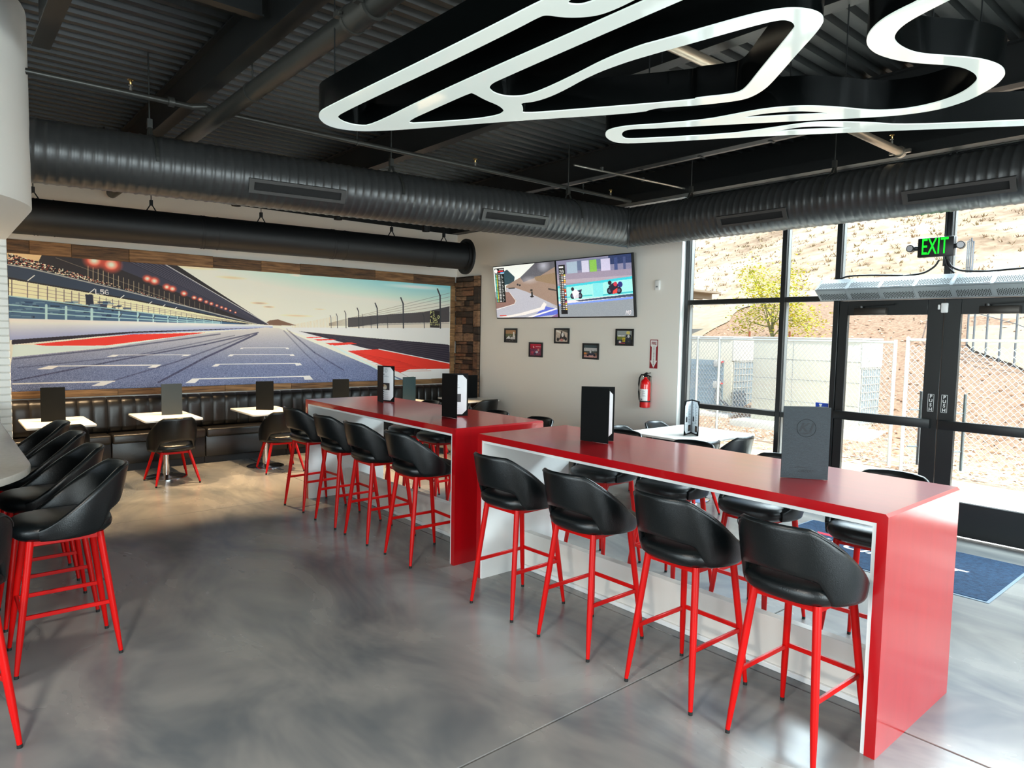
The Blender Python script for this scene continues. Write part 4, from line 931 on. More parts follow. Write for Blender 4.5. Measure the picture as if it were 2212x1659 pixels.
def tv_bike():
    c = Canvas(360, 206, (150, 152, 170)); U = lambda x, y: (x*360, y*206)
    c.rect(0, 0, 360, 80, (128, 126, 152)); c.rect(*U(.72, 0), *U(1, .14), (44, 58, 96)); c.rect(*U(.30, .03), *U(.72, .2), (96, 108, 138))
    for x0, x1, col in ((.15, .3, (160, 180, 196)), (.36, .46, (206, 204, 222)), (.47, .565, (132, 190, 72)), (.62, .74, (206, 198, 222)), (.79, .83, (60, 74, 120)), (.9, .93, (70, 80, 120))): c.rect(*U(x0, .04), *U(x1, .25), col, .9)
    c.rect(*U(0, .24), *U(1, .42), (150, 138, 156)); c.rect(*U(0, .34), *U(1, .41), (172, 158, 170))
    c.poly([U(0, .45), U(1, .36), U(1, .64), U(0, .72)], (156, 224, 218)); c.poly([U(0, .45), U(1, .36), U(1, .40), U(0, .485)], (60, 196, 210)); c.rect(*U(.5, .43), *U(.63, .66), (126, 216, 218)); c.line([U(0, .66), U(.48, .635)], 4, (76, 196, 196)); c.line([U(.63, .64), U(1, .61)], 5, (60, 180, 190))
    c.poly([U(0, .72), U(1, .64), U(1, .68), U(0, .78)], (226, 220, 222)); c.poly([U(.25, .715), U(1, .64), U(1, .68), U(.3, .735)], (62, 74, 96)); c.poly([U(0, .77), U(1, .69), U(1, .72), U(0, .80)], (118, 148, 226)); c.poly([U(0, .80), U(1, .72), U(1, 1), U(0, 1)], (140, 146, 152))
    def bike(cx, cy, s, col, col2):
        for dx in (-.05, .055): c.disc(*U(cx + dx*s, cy), 12*s, 11*s, (20, 22, 34)); c.disc(*U(cx + dx*s, cy), 7*s, 6*s, (84, 92, 116))
        c.poly([U(cx - .06*s, cy - .07*s), U(cx, cy - .12*s), U(cx + .05*s, cy - .07*s), U(cx + .02*s, cy + .04*s), U(cx - .03*s, cy + .05*s)], col); c.poly([U(cx - .01*s, cy), U(cx + .04*s, cy - .04*s), U(cx + .035*s, cy + .04*s), U(cx - .02*s, cy + .05*s)], col2); c.disc(*U(cx - .045*s, cy - .12*s), 8*s, 7*s, (30, 32, 44)); c.poly([U(cx + .02*s, cy - .09*s), U(cx + .085*s, cy - .11*s), U(cx + .07*s, cy - .04*s)], (34, 38, 70))
    bike(.26, .635, 1.0, (232, 226, 232), (210, 206, 214)); bike(.77, .575, 1.1, (34, 34, 50), (216, 66, 60)); c.disc(*U(.79, .47), 9, 8, (196, 54, 72)); c.disc(*U(.85, .48), 11, 10, (40, 48, 120))
    c.rect(*U(.03, .08), *U(.125, .95), (16, 15, 18)); c.rect(*U(.035, .10), *U(.10, .13), (220, 220, 220)); c.text(*U(.04, .165), 2, '20', (236, 236, 236))
    cols = ((224, 214, 90), (230, 230, 230), (226, 200, 190), (236, 196, 70), (240, 150, 90), (240, 240, 240), (120, 180, 220), (90, 200, 220), (236, 120, 60), (206, 50, 40), (230, 230, 236), (220, 110, 80), (90, 150, 220), (230, 210, 200), (60, 40, 90), (220, 110, 140))
    for i in range(20):
        y = .25 + i*.032; c.rect(*U(.038, y), *U(.048, y + .018), (220, 220, 220)); c.rect(*U(.06, y), *U(.088, y + .018), (200, 200, 200) if i % 4 else (206, 150, 120)); c.rect(*U(.098, y - .003), *U(.122, y + .021), cols[i % len(cols)])
    p = U(.90, .91); c.text(p[0], p[1], 2, 'MO', (232, 222, 222), .3); c.grain(.02); return c.material('screen_bikes', rough=.2, emit=.33)
def tv(label, x0, x1, m):
    z0, z1, yb, yt = 2.052, 2.885, YW - .05, YW - .155
    t = thing('television', label, 'television', ((x0 + x1)/2, YW - .06, z0)); hw = (x1 - x0)/2; up = Vector((0, yt - yb, z1 - z0)); nrm = Vector((0, -(z1 - z0), yt - yb)).normalized(); O = Vector((0, yb - (YW - .06), 0))
    P = lambda u, v, o: O + Vector((u, 0, 0)) + up*v + nrm*o
    MB().hexa([P(-hw + .002, 0, -.045), P(hw - .002, 0, -.045), P(hw - .002, 1, -.045), P(-hw + .002, 1, -.045), P(-hw + .002, 0, 0), P(hw - .002, 0, 0), P(hw - .002, 1, 0), P(-hw + .002, 1, 0)]).build('casing', M_frame, t, bevel=.004)
    print_quad('screen', [P(-hw + .014, .022, .0012), P(hw - .014, .022, .0012), P(hw - .014, .985, .0012), P(-hw + .014, .985, .0012)], m, t)
    MB().box((-.25, .0, .2), (.25, .06, .65)).build('wall_bracket', M_frame, t, smooth=False)
tv('left wall television showing a lone kart on a dusty race circuit', -8.66, -7.215, tv_race()); tv('right wall television showing two racing motorbikes', -7.21, -5.79, tv_bike())
# ------------------------------------------------------------------ framed photographs
def photo(i):
    c = Canvas(96, 70, (90, 84, 70)); U = lambda x, y: (x*96, y*70)
    if i == 0: c.rect(0, 0, 96, 26, (176, 132, 90)); c.rect(0, 24, 96, 42, (92, 96, 62)); c.rect(0, 48, 96, 70, (44, 40, 38)); c.poly([U(.7, .7), U(.75, .3), U(.85, .25), U(.95, .7)], (236, 232, 226)); c.poly([U(.05, .8), U(.35, .5), U(.5, .8)], (232, 232, 232)); c.rect(*U(.5, .65), *U(.95, .85), (206, 202, 200)); c.disc(*U(.8, .25), 7, 7, (240, 236, 230))
    if i == 1: c.rect(0, 0, 96, 30, (188, 22, 54)); c.rect(0, 28, 96, 70, (126, 52, 84)); c.poly([U(.25, .15), U(.4, .3), U(.28, .33)], (240, 230, 232)); c.rect(*U(.5, .2), *U(1, .24), (230, 180, 190)); c.disc(*U(.75, .5), 9, 9, (220, 130, 120)); c.disc(*U(.6, .7), 12, 8, (206, 206, 220)); c.disc(*U(.2, .75), 10, 8, (190, 60, 80)); c.disc(*U(.45, .85), 10, 7, (60, 50, 80))
    if i == 2: c.rect(0, 0, 96, 70, (206, 188, 172)); c.poly([U(.35, 0), U(1, .25), U(1, 0)], (96, 92, 82)); c.poly([U(.0, .1), U(.45, .3), U(.45, .2), U(.1, 0)], (240, 236, 228)); c.disc(*U(.2, .8), 11, 11, (24, 22, 22)); c.disc(*U(.85, .75), 9, 11, (24, 22, 22)); c.poly([U(.3, .8), U(.45, .2), U(.7, .25), U(.85, .8)], (40, 36, 36)); c.disc(*U(.58, .4), 10, 14, (232, 228, 224)); c.disc(*U(.5, .85), 12, 8, (206, 130, 120)); c.disc(*U(.5, .18), 7, 7, (60, 50, 46))
    if i == 3: c.rect(0, 0, 96, 20, (52, 72, 76)); c.rect(0, 16, 96, 34, (186, 186, 186)); c.rect(0, 34, 96, 44, (66, 74, 66)); c.rect(0, 44, 96, 70, (120, 90, 70)); c.poly([U(.2, .85), U(.4, .6), U(.75, .6), U(.95, .85)], (40, 42, 56)); c.rect(0, 58, 96, 70, (206, 150, 140)); c.disc(*U(.5, .55), 7, 8, (210, 206, 206)); c.rect(*U(0, .6), *U(.2, .75), (214, 130, 60)); c.disc(*U(.3, .82), 8, 6, (24, 24, 30)); c.disc(*U(.8, .82), 8, 6, (24, 24, 30))
    if i == 4: c.rect(0, 0, 96, 34, (150, 160, 160)); c.rect(0, 30, 96, 50, (120, 130, 62)); c.rect(0, 48, 96, 70, (40, 46, 52)); c.disc(*U(.75, .15), 13, 9, (226, 206, 110)); c.poly([U(.6, .3), U(.95, .3), U(.98, .95), U(.55, .95)], (36, 46, 54)); c.disc(*U(.78, .42), 8, 9, (214, 214, 214)); c.rect(*U(.38, .55), *U(.55, .85), (236, 206, 50)); c.text(*U(.42, .60), 2, '0', (40, 40, 40)); c.rect(*U(.05, .35), *U(.5, .45), (230, 230, 230)); c.disc(*U(.2, .85), 9, 6, (230, 230, 230)); c.rect(*U(.15, .92), *U(.55, .97), (200, 80, 90))
    for k in range(40): c.disc(random.uniform(0, 96), random.uniform(20, 70), random.uniform(1, 4), random.uniform(1, 3), random.choice(((20, 20, 22), (220, 216, 210), (90, 80, 72))), .45)
    return c.material('photo_%d' % i, rough=.25)
labs = ('framed race photo highest on the far left, tan background', 'framed photo with a crimson background, second from the left', 'framed photo of a driver by a kart, middle of the five', 'framed photo of a kart on track, fourth and low on the wall', 'framed photo with a yellow helmet, nearest the fire extinguisher')
for i, (cx, cz) in enumerate(((-8.345, 1.785), (-7.745, 1.573), (-7.185, 1.793), (-6.60, 1.583), (-5.99, 1.788))):
    f = thing('picture_frame', labs[i], 'picture', (cx, YW - .002, cz), 0, 'framed racing photographs below the televisions'); w, h, t = .152, .113, .02
    mb = MB().box((-w, -.022, -h), (w, 0, -h + t)).box((-w, -.022, h - t), (w, 0, h)).box((-w, -.022, -h + t), (-w + t, 0, h - t)).box((w - t, -.022, -h + t), (w, 0, h - t)); mb.build('frame', M_frame, f, smooth=False)
    MB().box((-w + t, -.012, -h + t), (w - t, 0, h - t)).build('mount', M_frame, f, smooth=False)
    print_quad('photo', [(-w + t + .006, -.0125, -h + t + .006), (w - t - .006, -.0125, -h + t + .006), (w - t - .006, -.0125, h - t - .006), (-w + t + .006, -.0125, h - t - .006)], photo(i), f)
# ------------------------------------------------------------------ extinguisher, its sign, wall sensor
fe = thing('fire_extinguisher', 'red fire extinguisher with a white label hanging on the grey wall', 'fire extinguisher', (-5.555, YW - .085, .885))
M_exred = mat('extinguisher_red', (222, 20, 24), .22, coat=.5)
MB().lathe([(.055, 0), (.066, .006), (.068, .02), (.068, .30), (.062, .335), (.045, .36), (.024, .375), (.018, .39), (.018, .405)], 28).build('cylinder', M_exred, fe)
def arc_label(r, z0, z1, a0, a1, m, nm):
    n = 16; vs = []; 
    for i in range(n + 1): t = a0 + (a1 - a0)*i/n; vs += [(r*math.cos(t), r*math.sin(t), z0), (r*math.cos(t), r*math.sin(t), z1)]
    me = bpy.data.meshes.new(nm); me.from_pydata(vs, [], [(2*i, 2*i + 2, 2*i + 3, 2*i + 1) for i in range(n)]); uv = me.uv_layers.new(name='UVMap')
    for p in me.polygons:
        for li in p.loop_indices: vi = me.loops[li].vertex_index; uv.data[li].uv = ((vi//2)/n, vi % 2)
    me.materials.append(m); return link(nm, me, fe)
c = Canvas(160, 120, (240, 240, 238))
for i in range(14): c.rect(8, 10 + i*6, random.uniform(30, 70), 12.5 + i*6, (70, 74, 80), .8)
for i in range(4): c.rect(8 + i*24, 96, 22 + i*24, 110, (60, 70, 84))
for i in range(8): c.rect(90, 14 + i*8, random.uniform(100, 150), 17 + i*8, (110, 112, 118), .7)
arc_label(.0686, .09, .245, math.radians(-165), math.radians(-25), c.material('extinguisher_label', .4), 'label')
MB().lathe([(.0695, 0), (.0695, .02)], 28, (0, 0, .075)).build('strap', mat('strap_black', (36, 22, 26), .5), fe)
MB().box((-.02, -.02, .40), (.02, .02, .43)).bar((.01, 0, .43), (.085, -.005, .405), .022, .008).bar((-.01, 0, .44), (.075, 0, .455), .022, .008).bar((-.03, 0, .42), (.02, 0, .45), .03, .02).build('valve_lever', M_rubber, fe)
MB().lathe([(.016, 0), (.016, .01)], 12, (-.03, -.012, .40)).build('gauge', M_steel, fe)
MB().tube([(-.02, -.01, .425), (-.06, -.012, .425), (-.09, -.012, .38), (-.098, -.012, .30), (-.095, -.012, .20), (-.085, -.012, .12), (-.078, -.012, .09)], .010, 8).build('hose', M_rubber, fe)
MB().box((-.03, .055, .1), (.03, .084, .4)).build('wall_hook', M_steel, fe)
fs = thing('extinguisher_sign', 'tall red fire extinguisher arrow sign above the extinguisher', 'sign', (-5.50, YW - .003, 1.58))
M_sred = mat('sign_maroon', (140, 16, 34), .45)
MB().box((-.062, -.003, -.185), (.062, 0, .185)).build('plate', M_sred, fs, smooth=False)
arrow = MB().add([(x, -.0035, z) for x, z in ((-.052, .175), (.052, .175), (.052, .105), (.034, .09), (.034, -.085), (.055, -.085), (0, -.178), (-.055, -.085), (-.034, -.085), (-.034, .09), (-.052, .105))], [tuple(range(10, -1, -1))]); arrow.build('arrow', M_plastic_white, fs, recalc=False, smooth=False)
t = text_mesh('FIRE', .050, .0004, M_sred, 'sign_text', fs, bold=.0012); put(t, FACE_SOUTH, (0, -.0042, .137)); t.scale = (.86, 1, 1)
for i, chh in enumerate('EXTINGUISHER'):
    t = text_mesh(chh, .021, .0004, mat('sign_ink', (40, 16, 22), .5), 'sign_letter', fs, bold=.0004); put(t, FACE_SOUTH, (0, -.0042, .092 - i*.0205))
ws = thing('wall_sensor', 'small white sensor high on the grey wall', 'sensor', (-5.465, YW, 2.46)); MB().box((-.042, -.035, -.065), (.042, 0, .065)).build('cover', M_plastic_white, ws, bevel=.018, seg=4); MB().box((-.015, -.037, -.03), (.015, -.034, -.012)).build('lens', M_grey_metal, ws)

# ------------------------------------------------------------------ red high counters
def counter(label, x0, x1, y0, y1):
    c = thing('high_counter', label, 'counter', ((x0 + x1)/2, (y0 + y1)/2, 0), 0, 'red waterfall high counters'); hx, hy, h, t = (x1 - x0)/2, (y1 - y0)/2, 1.067, .045
    # one continuous waterfall shell: profile with mitred rounded corners
    out = [(-hx, 0), (-hx, h - .012), (-hx + .012, h), (hx - .012, h), (hx, h - .012), (hx, 0)]; inn = [(hx - t, 0), (hx - t, h - t), (-hx + t, h - t), (-hx + t, 0)]
    P = out + inn; n = len(P); vs = [(x, -hy, z) for x, z in P] + [(x, hy, z) for x, z in P]
    sec = [(0, 1, 8, 9), (1, 2, 8), (2, 3, 7, 8), (3, 4, 7), (4, 5, 6, 7)]
    fcs = [tuple(q) for q in sec] + [tuple(n + i for i in reversed(q)) for q in sec] + [(i, (i + 1) % n, n + (i + 1) % n, n + i) for i in range(n)]
    MB().add(vs, fcs).build('waterfall_shell', M_red, c, angle=30)
    e = .018; li = hy - .006
    MB().box((-hx + t, -li, 0), (-hx + t + e, li, h - t)).build('end_liner', M_liner, c, smooth=False); MB().box((hx - t - e, -li, 0), (hx - t, li, h - t)).build('end_liner', M_liner, c, smooth=False)
    MB().box((-hx + t + e, -li, h - t - e), (hx - t - e, li, h - t)).build('underside_liner', M_liner, c, smooth=False)
    pl = MB().box((-hx + t + e, -.03, .03), (hx - t - e, .03, .285)).build('base_panel', mat('base_laminate', (226, 222, 214), .4), c, bevel=.003, seg=1)
    MB().box((-hx + t + e, -.045, 0), (hx - t - e, .045, .03)).build('foot_strip', M_liner, c, bevel=.003, seg=1)
    return c
counter('long red waterfall counter farther from the camera, beside the booths', -6.925, -4.195, 3.03, 3.945)
counter('long red waterfall counter nearest the camera, by the glass doors', -3.905, -1.10, 3.02, 3.91)

# ------------------------------------------------------------------ upholstered shell seats
def shell_back(zs, top, name):
    """wrap-around back: zs = height of seat top, top = rim height at the rear; local +Y is the front"""
    mb = MB(); n = 56; ring = []
    A0 = 118
    for i in range(n + 1):
        deg = -A0 + 2*A0*i/n; a = abs(deg); th = math.radians(deg)
        f = min(1, max(0, (a - 34)/(A0 - 34))); f = f*f*(3 - 2*f)*.55 + f*.45
        zt = top - (top - (zs - .01))*f - .012*min(1, a/50)**2
        g = min(1, max(0, (a - 40)/17)); g = g*g*(3 - 2*g)
        lift = .012 + .036*math.cos(math.radians(min(a, 50)*1.8))
        zb = (zs + lift)*(1 - g) + (zs - .085)*g
        zt = max(zt, zb + .03)
        def P(z, off):
            k = (z - (zs - .085))/(top - zs + .085)
            rx = .238 + .030*k + off; ry = .238 + .075*k + off
            return (rx*math.sin(th), -ry*math.cos(th) + .0, z)
        t = .017; m = (zt + zb)/2; hh = (zt - zb)/2
        prof = []
        for q in range(12):
            u = 2*PI*q/12; cx, cz = math.cos(u), math.sin(u)
            sx = math.copysign(abs(cx)**.5, cx); sz = math.copysign(abs(cz)**.45, cz)
            prof.append(P(m + hh*sz, t*sx))
        ring.append(prof)
    k = 12; vs = [p for r in ring for p in r]
    fs = [(i*k + j, i*k + (j + 1) % k, (i + 1)*k + (j + 1) % k, (i + 1)*k + j) for i in range(n) for j in range(k)] + [tuple(range(k - 1, -1, -1)), tuple(range(n*k, n*k + k))]
    return mb.add(vs, fs).mesh(name, [M_leather], angle=75)
def shell_seat(zs, name):
    prof = [(.0, -.095), (.16, -.095), (.205, -.088), (.226, -.068), (.232, -.045), (.226, -.022), (.205, -.008), (.16, .002), (.08, .006), (0, .007)]
    n = 40; vs = []
    for r, z in prof:
        for kk in range(n):
            t = 2*PI*kk/n; c_, s_ = math.cos(t), math.sin(t); e = (abs(c_)**3 + abs(s_)**3)**(-1/3)
            vs.append((r*c_*e*.98, r*s_*e*1.02 + .005, zs + z))
    fs = [(i*n + kk, i*n + (kk + 1) % n, (i + 1)*n + (kk + 1) % n, (i + 1)*n + kk) for i in range(len(prof) - 1) for kk in range(n)]
    return MB().add(vs, fs).mesh(name, [M_leather], angle=70)
def rim_seam(top, zs):
    mb = MB(); pts = []
    for i in range(25):
        deg = -62 + 124*i/24; a = abs(deg); th = math.radians(deg); f = min(1, max(0, (a - 34)/84)); f = f*f*(3 - 2*f)*.55 + f*.45
        z = top - (top - zs + .01)*f - .012*min(1, a/50)**2 - .012; k = (z - (zs - .085))/(top - zs + .085); pts.append(((.2385 + .030*k + .0155)*math.sin(th), -(.2385 + .075*k + .0155)*math.cos(th), z))
    return mb.tube(pts, .0022, 5).mesh('piping', [mat('vinyl_piping', (40, 46, 48), .35)], angle=80)
def seat_thing(name, label, zs, top, foot, stretch):
    s = thing(name, label, 'stool' if stretch else 'chair')
    link('seat', shell_seat(zs, 'seat'), s); b = link('backrest', shell_back(zs, top, 'backrest'), s); link('piping', rim_seam(top, zs), b)
    zt = zs - .10; tx, ty = .145, .155; fx, fy = foot
    for sx, sy in ((-1, -1), (1, -1), (-1, 1), (1, 1)):
        P, Q = Vector((sx*tx, sy*ty, zt + .01)), Vector((sx*fx, sy*fy, .016)); l = MB().tube([P, P.lerp(Q, .72), Q], [.0185, .016, .0105], 12).build('leg', M_redleg, s)
        MB().tube([Q, Q - Vector((0, 0, .016))], .0108, 10).build('foot_cap', M_rubber, l)
    fr_ = MB(); c4 = [(-tx, -ty), (tx, -ty), (tx, ty), (-tx, ty)]
    for a, b in zip(c4, c4[1:] + c4[:1]): fr_.bar((*a, zt - .004), (*b, zt - .004), .022, .026)
    fr_.build('seat_frame', M_redleg, s, smooth=False)
    if stretch:
        L = lambda sx, sy, z: Vector((sx*tx, sy*ty, zt + .01)).lerp(Vector((sx*fx, sy*fy, .016)), (zt + .01 - z)/(zt - .006))
        for a, b in ((L(-1, -1, .295), L(-1, 1, .295)), (L(1, -1, .295), L(1, 1, .295)), (L(-1, 1, .305), L(1, 1, .305))): MB().bar(a, b, .014, .022).build('stretcher', M_redleg, s, bevel=.002, seg=1)
    return s
stool = seat_thing('bar_stool', 'x', .775, 1.035, (.200, .234), True)
placed = [0]
def put_stool(x, y, rz, label, group):
    if not placed[0]: o = stool; o.location = (x, y, 0); o.rotation_euler = (0, 0, rz); o['label'] = label; o['group'] = group; placed[0] = 1; return o
    return dup(stool, (x, y, 0), rz, label, group)
ordn = ('first', 'second', 'third', 'fourth')
for i, (x, r) in enumerate(((-3.335, .03), (-2.675, 0), (-2.00, -.02), (-1.405, -.03))):
    put_stool(x, 2.935, r, 'aisle-side barstool at the nearest red counter, ' + ('farthest from the camera' if i == 0 else 'closest to the camera' if i == 3 else ordn[i] + ' from the far end'), 'barstools on the aisle side of the nearest counter')
for i, (x, r) in enumerate(((-3.55, .05), (-2.90, 0), (-2.22, -.04), (-1.52, .03))):
    put_stool(x, 4.0, PI + r, 'window-side barstool at the nearest red counter, ' + ('farthest from the camera' if i == 0 else 'closest to the camera' if i == 3 else ordn[i] + ' from the far end'), 'barstools on the window side of the nearest counter')
for i, (x, r) in enumerate(((-6.565, .06), (-5.845, .02), (-5.24, 0), (-4.545, -.03))):
    put_stool(x, 2.975, r, 'aisle-side barstool at the farther red counter, ' + ('closest to the booths' if i == 0 else 'beside the near end panel' if i == 3 else ordn[i] + ' from the booth end'), 'barstools on the aisle side of the farther counter')
for i, (x, r) in enumerate(((-6.40, .0), (-5.83, .05), (-5.22, 0), (-4.60, -.05))):
    put_stool(x, 4.03, PI + r, 'window-side barstool at the farther red counter, ' + ('closest to the booths' if i == 0 else 'beside the near end panel' if i == 3 else ordn[i] + ' from the booth end'), 'barstools on the window side of the farther counter')
BARL = ('black barstool with red legs standing foremost in the row at the grey bar', 'black barstool second in the row along the grey bar, just behind the foremost', 'black barstool third in the row along the grey bar', 'black barstool last in the row along the grey bar, next to the booths')
for i, x in enumerate((-4.35, -5.05, -5.75, -6.45)): put_stool(x, .515, PI + .02*(i % 2), BARL[i], 'barstools at the grey bar')
put_stool(-3.60, -.03, PI/2 + .34, 'black barstool cut off by the left edge of the picture, at the rounded bar end', 'barstools at the grey bar')

# ------------------------------------------------------------------ grey bar at the left
bar = thing('bar_counter', 'pale grey bar counter with a rounded end at the left edge', 'bar counter')
MB().prism(capsule(XBW + .02, -4.36, -.275, .66), 1.03, 1.07).build('countertop', mat('grey_solid_surface', (176, 172, 164), .22, noise=.05, nscale=30), bar, bevel=.008, angle=30)
MB().prism(capsule(XBW + .02, -4.36, -.275, .36), 0, 1.03).build('bar_front', mat('bar_front_dark', (44, 46, 48), .5), bar, angle=30)

# ------------------------------------------------------------------ booth seating
BX = XM
M_base = mat('booth_base', (18, 18, 19), .6)
def bench(label, y0, y1):
    b = thing('booth_bench', label, 'bench', (BX, (y0 + y1)/2, 0), 0, 'booth bench units below the mural'); h = (y1 - y0)/2 - .003
    MB().box((0, -h, 0), (.30, h, .095)).build('plinth', M_base, b, smooth=False)
    MB().box((0, -h, .095), (.36, h, .40)).build('seat_front', M_booth, b, bevel=.012)
    sc = MB().box((.08, -h, .36), (.41, h, .478)).build('seat_cushion', M_booth, b, bevel=.028, seg=4)
    n = 7; w = 2*h/n
    MB().box((0, -h, .40), (.10, h, .90)).build('back_panel', M_booth, b, bevel=.01)
    vs = []; N = 10
    prof = [(.10, .47), (.155, .50), (.165, .56), (.162, .78), (.150, .86), (.115, .905), (.06, .915)]
    cols = []
    for j in range(N + 1):
        u = -1 + 2*j/N; bulge = .009*(1 - u**4)
        cols.append([(x + bulge*(1 if x > .1 else .4), u*(w/2 - .001), z + (bulge*.35 if z > .85 else 0)) for x, z in prof])
    m_ = len(prof); vs = [p for c_ in cols for p in c_]
    fs = [(j*m_ + i, j*m_ + i + 1, (j + 1)*m_ + i + 1, (j + 1)*m_ + i) for j in range(N) for i in range(m_ - 1)]
    me = MB().add(vs, fs).mesh('channel', [M_booth], angle=70)
    for k in range(n): o = link('channel', me, b); o.location = (0, -h + w*(k + .5), 0)
    return b
by = [.54, 1.66, 2.76, 3.88, 5.0, 6.08, 7.015]
bl = ('dark padded booth bench unit beside the white brick wall', 'dark padded booth bench unit, second from the brick wall', 'dark padded booth bench unit, third from the brick wall', 'dark padded booth bench unit behind the end of the farther counter', 'dark padded booth bench unit, second from the wood block corner', 'dark padded booth bench unit in the wood block corner')
for i in range(6): bench(bl[i], by[i], by[i + 1])

# ------------------------------------------------------------------ dining tables and chairs
def dining_table(label, cx, cy, w, d, stem_dx=0):
    t = thing('dining_table', label, 'table', (cx, cy, 0), 0, 'white dining tables')
    pts = []; r = .03
    for sx, sy, a in ((1, 1, 0), (-1, 1, 90), (-1, -1, 180), (1, -1, 270)):
        for k in range(4): q = math.radians(a + k*30); pts.append((sx*(d/2 - r) + r*math.cos(q), sy*(w/2 - r) + r*math.sin(q)))
    MB().prism(pts, .722, .745).build('table_top', M_tabletop, t, bevel=.003, seg=1, angle=30)
    MB().tube([(0, 0, .03), (0, 0, .70)], .038, 20).build('column', M_chrome, t)
    MB().lathe([(.0, 0), (.235, 0), (.235, .008), (.22, .014), (.06, .022), (.045, .034), (0, .034)], 40).build('base_disc', M_chrome, t)
    MB().box((-.2, -.03, .70), (.2, .03, .722)).box((-.03, -.2, .70), (.03, .2, .722)).build('top_bracket', M_frame, t, smooth=False)
    return t
TY = [1.035, 2.125, 3.33, 4.45, 5.58, 6.66]
tl = ('white booth table beside the white brick wall', 'white booth table with a dark green menu, second from the brick wall', 'white booth table third from the brick wall', 'white booth table behind the farther red counter', 'white booth table second from the wood block corner', 'white booth table in the wood block corner')
chair = seat_thing('dining_chair', 'x', .468, .785, (.235, .245), False); cp = [0]
def put_chair(x, y, rz, label, group):
    if not cp[0]: o = chair; o.location = (x, y, 0); o.rotation_euler = (0, 0, rz); o['label'] = label; o['group'] = group; cp[0] = 1; return o
    return dup(chair, (x, y, 0), rz, label, group)
cl = ('low black chair at the booth table beside the brick wall, half hidden by barstools', 'low black chair with red legs alone in the aisle at the second booth table', 'low black chair at the third booth table, beside the farther counter', 'low black chair at the booth table behind the farther counter', 'low black chair at the booth table second from the wood block corner', 'low black chair at the booth table in the wood block corner')
for i, y in enumerate(TY):
    dining_table(tl[i], -8.885, y, .625, .88)
    put_chair(-8.58 + (.02 if i != 1 else 0), y + (-.01, -.01, .07, 0, .05, -.02)[i], PI/2 + (.0, .03, -.12, .05, 0, .08)[i], cl[i], 'chairs at the booth tables')
WT = dining_table('larger white table by the windows, in front of the fire extinguisher', -4.42, 6.40, 1.08, .96)
for (x, y, rz, lab) in ((-4.80, 5.93, -PI/2 + .05, 'low black chair left of the window table, nearer the aisle'), (-4.84, 6.62, -PI/2, 'low black chair left of the window table, against the grey wall'), (-4.04, 6.45, PI/2, 'low black chair right of the window table, nearer the glass'), (-4.05, 5.83, PI/2 + .06, 'low black chair right of the window table, nearer the red counter')):
    put_chair(x, y, rz, lab, 'chairs around the window table')
# ------------------------------------------------------------------ menus
def page(style):
    c = Canvas(150, 250, (243, 246, 248))
    if style == 0: c.disc(75, 26, 15, 15, (170, 176, 184)); c.disc(75, 26, 12, 12, (243, 246, 248)); c.text(64, 22, 1.6, '1', (150, 156, 164))
    for i in range(5): c.rect(22, 62 + i*9, 22 + random.uniform(25, 90), 64 + i*9, (150, 156, 162), .8)
    c.rect(22, 52, 60, 57, (40, 44, 50))
    c.rect(18, 120, 112, 172, (52, 48, 50)); c.disc(60, 150, 26, 20, (226, 206, 170)); c.disc(64, 158, 20, 12, (240, 232, 214)); c.disc(46, 140, 12, 10, (190, 130, 80))
    for y in (184, 200, 216, 228): c.rect(22, y, 50 + random.uniform(0, 14), y + 4, (50, 54, 60)); c.rect(22, y + 7, 100, y + 8.5, (160, 166, 172), .8)
    if style == 2:
        c = Canvas(150, 250, (238, 244, 248))
        for i in range(24): c.rect(70, 20 + i*6.5, 70 + random.uniform(20, 55), 22.5 + i*6.5, (86, 100, 116), .8); 
        for i in range(8): c.rect(16, 24 + i*22, 40, 27 + i*22, (160, 170, 180))
        c.rect(78, 188, 138, 236, (42, 42, 46)); c.disc(108, 212, 20, 16, (96, 76, 60)); c.rect(20, 120, 56, 160, (40, 40, 44))
    return c.material('menu_page_%d' % style, rough=.5)
PAGES = [page(0), page(1), page(2)]
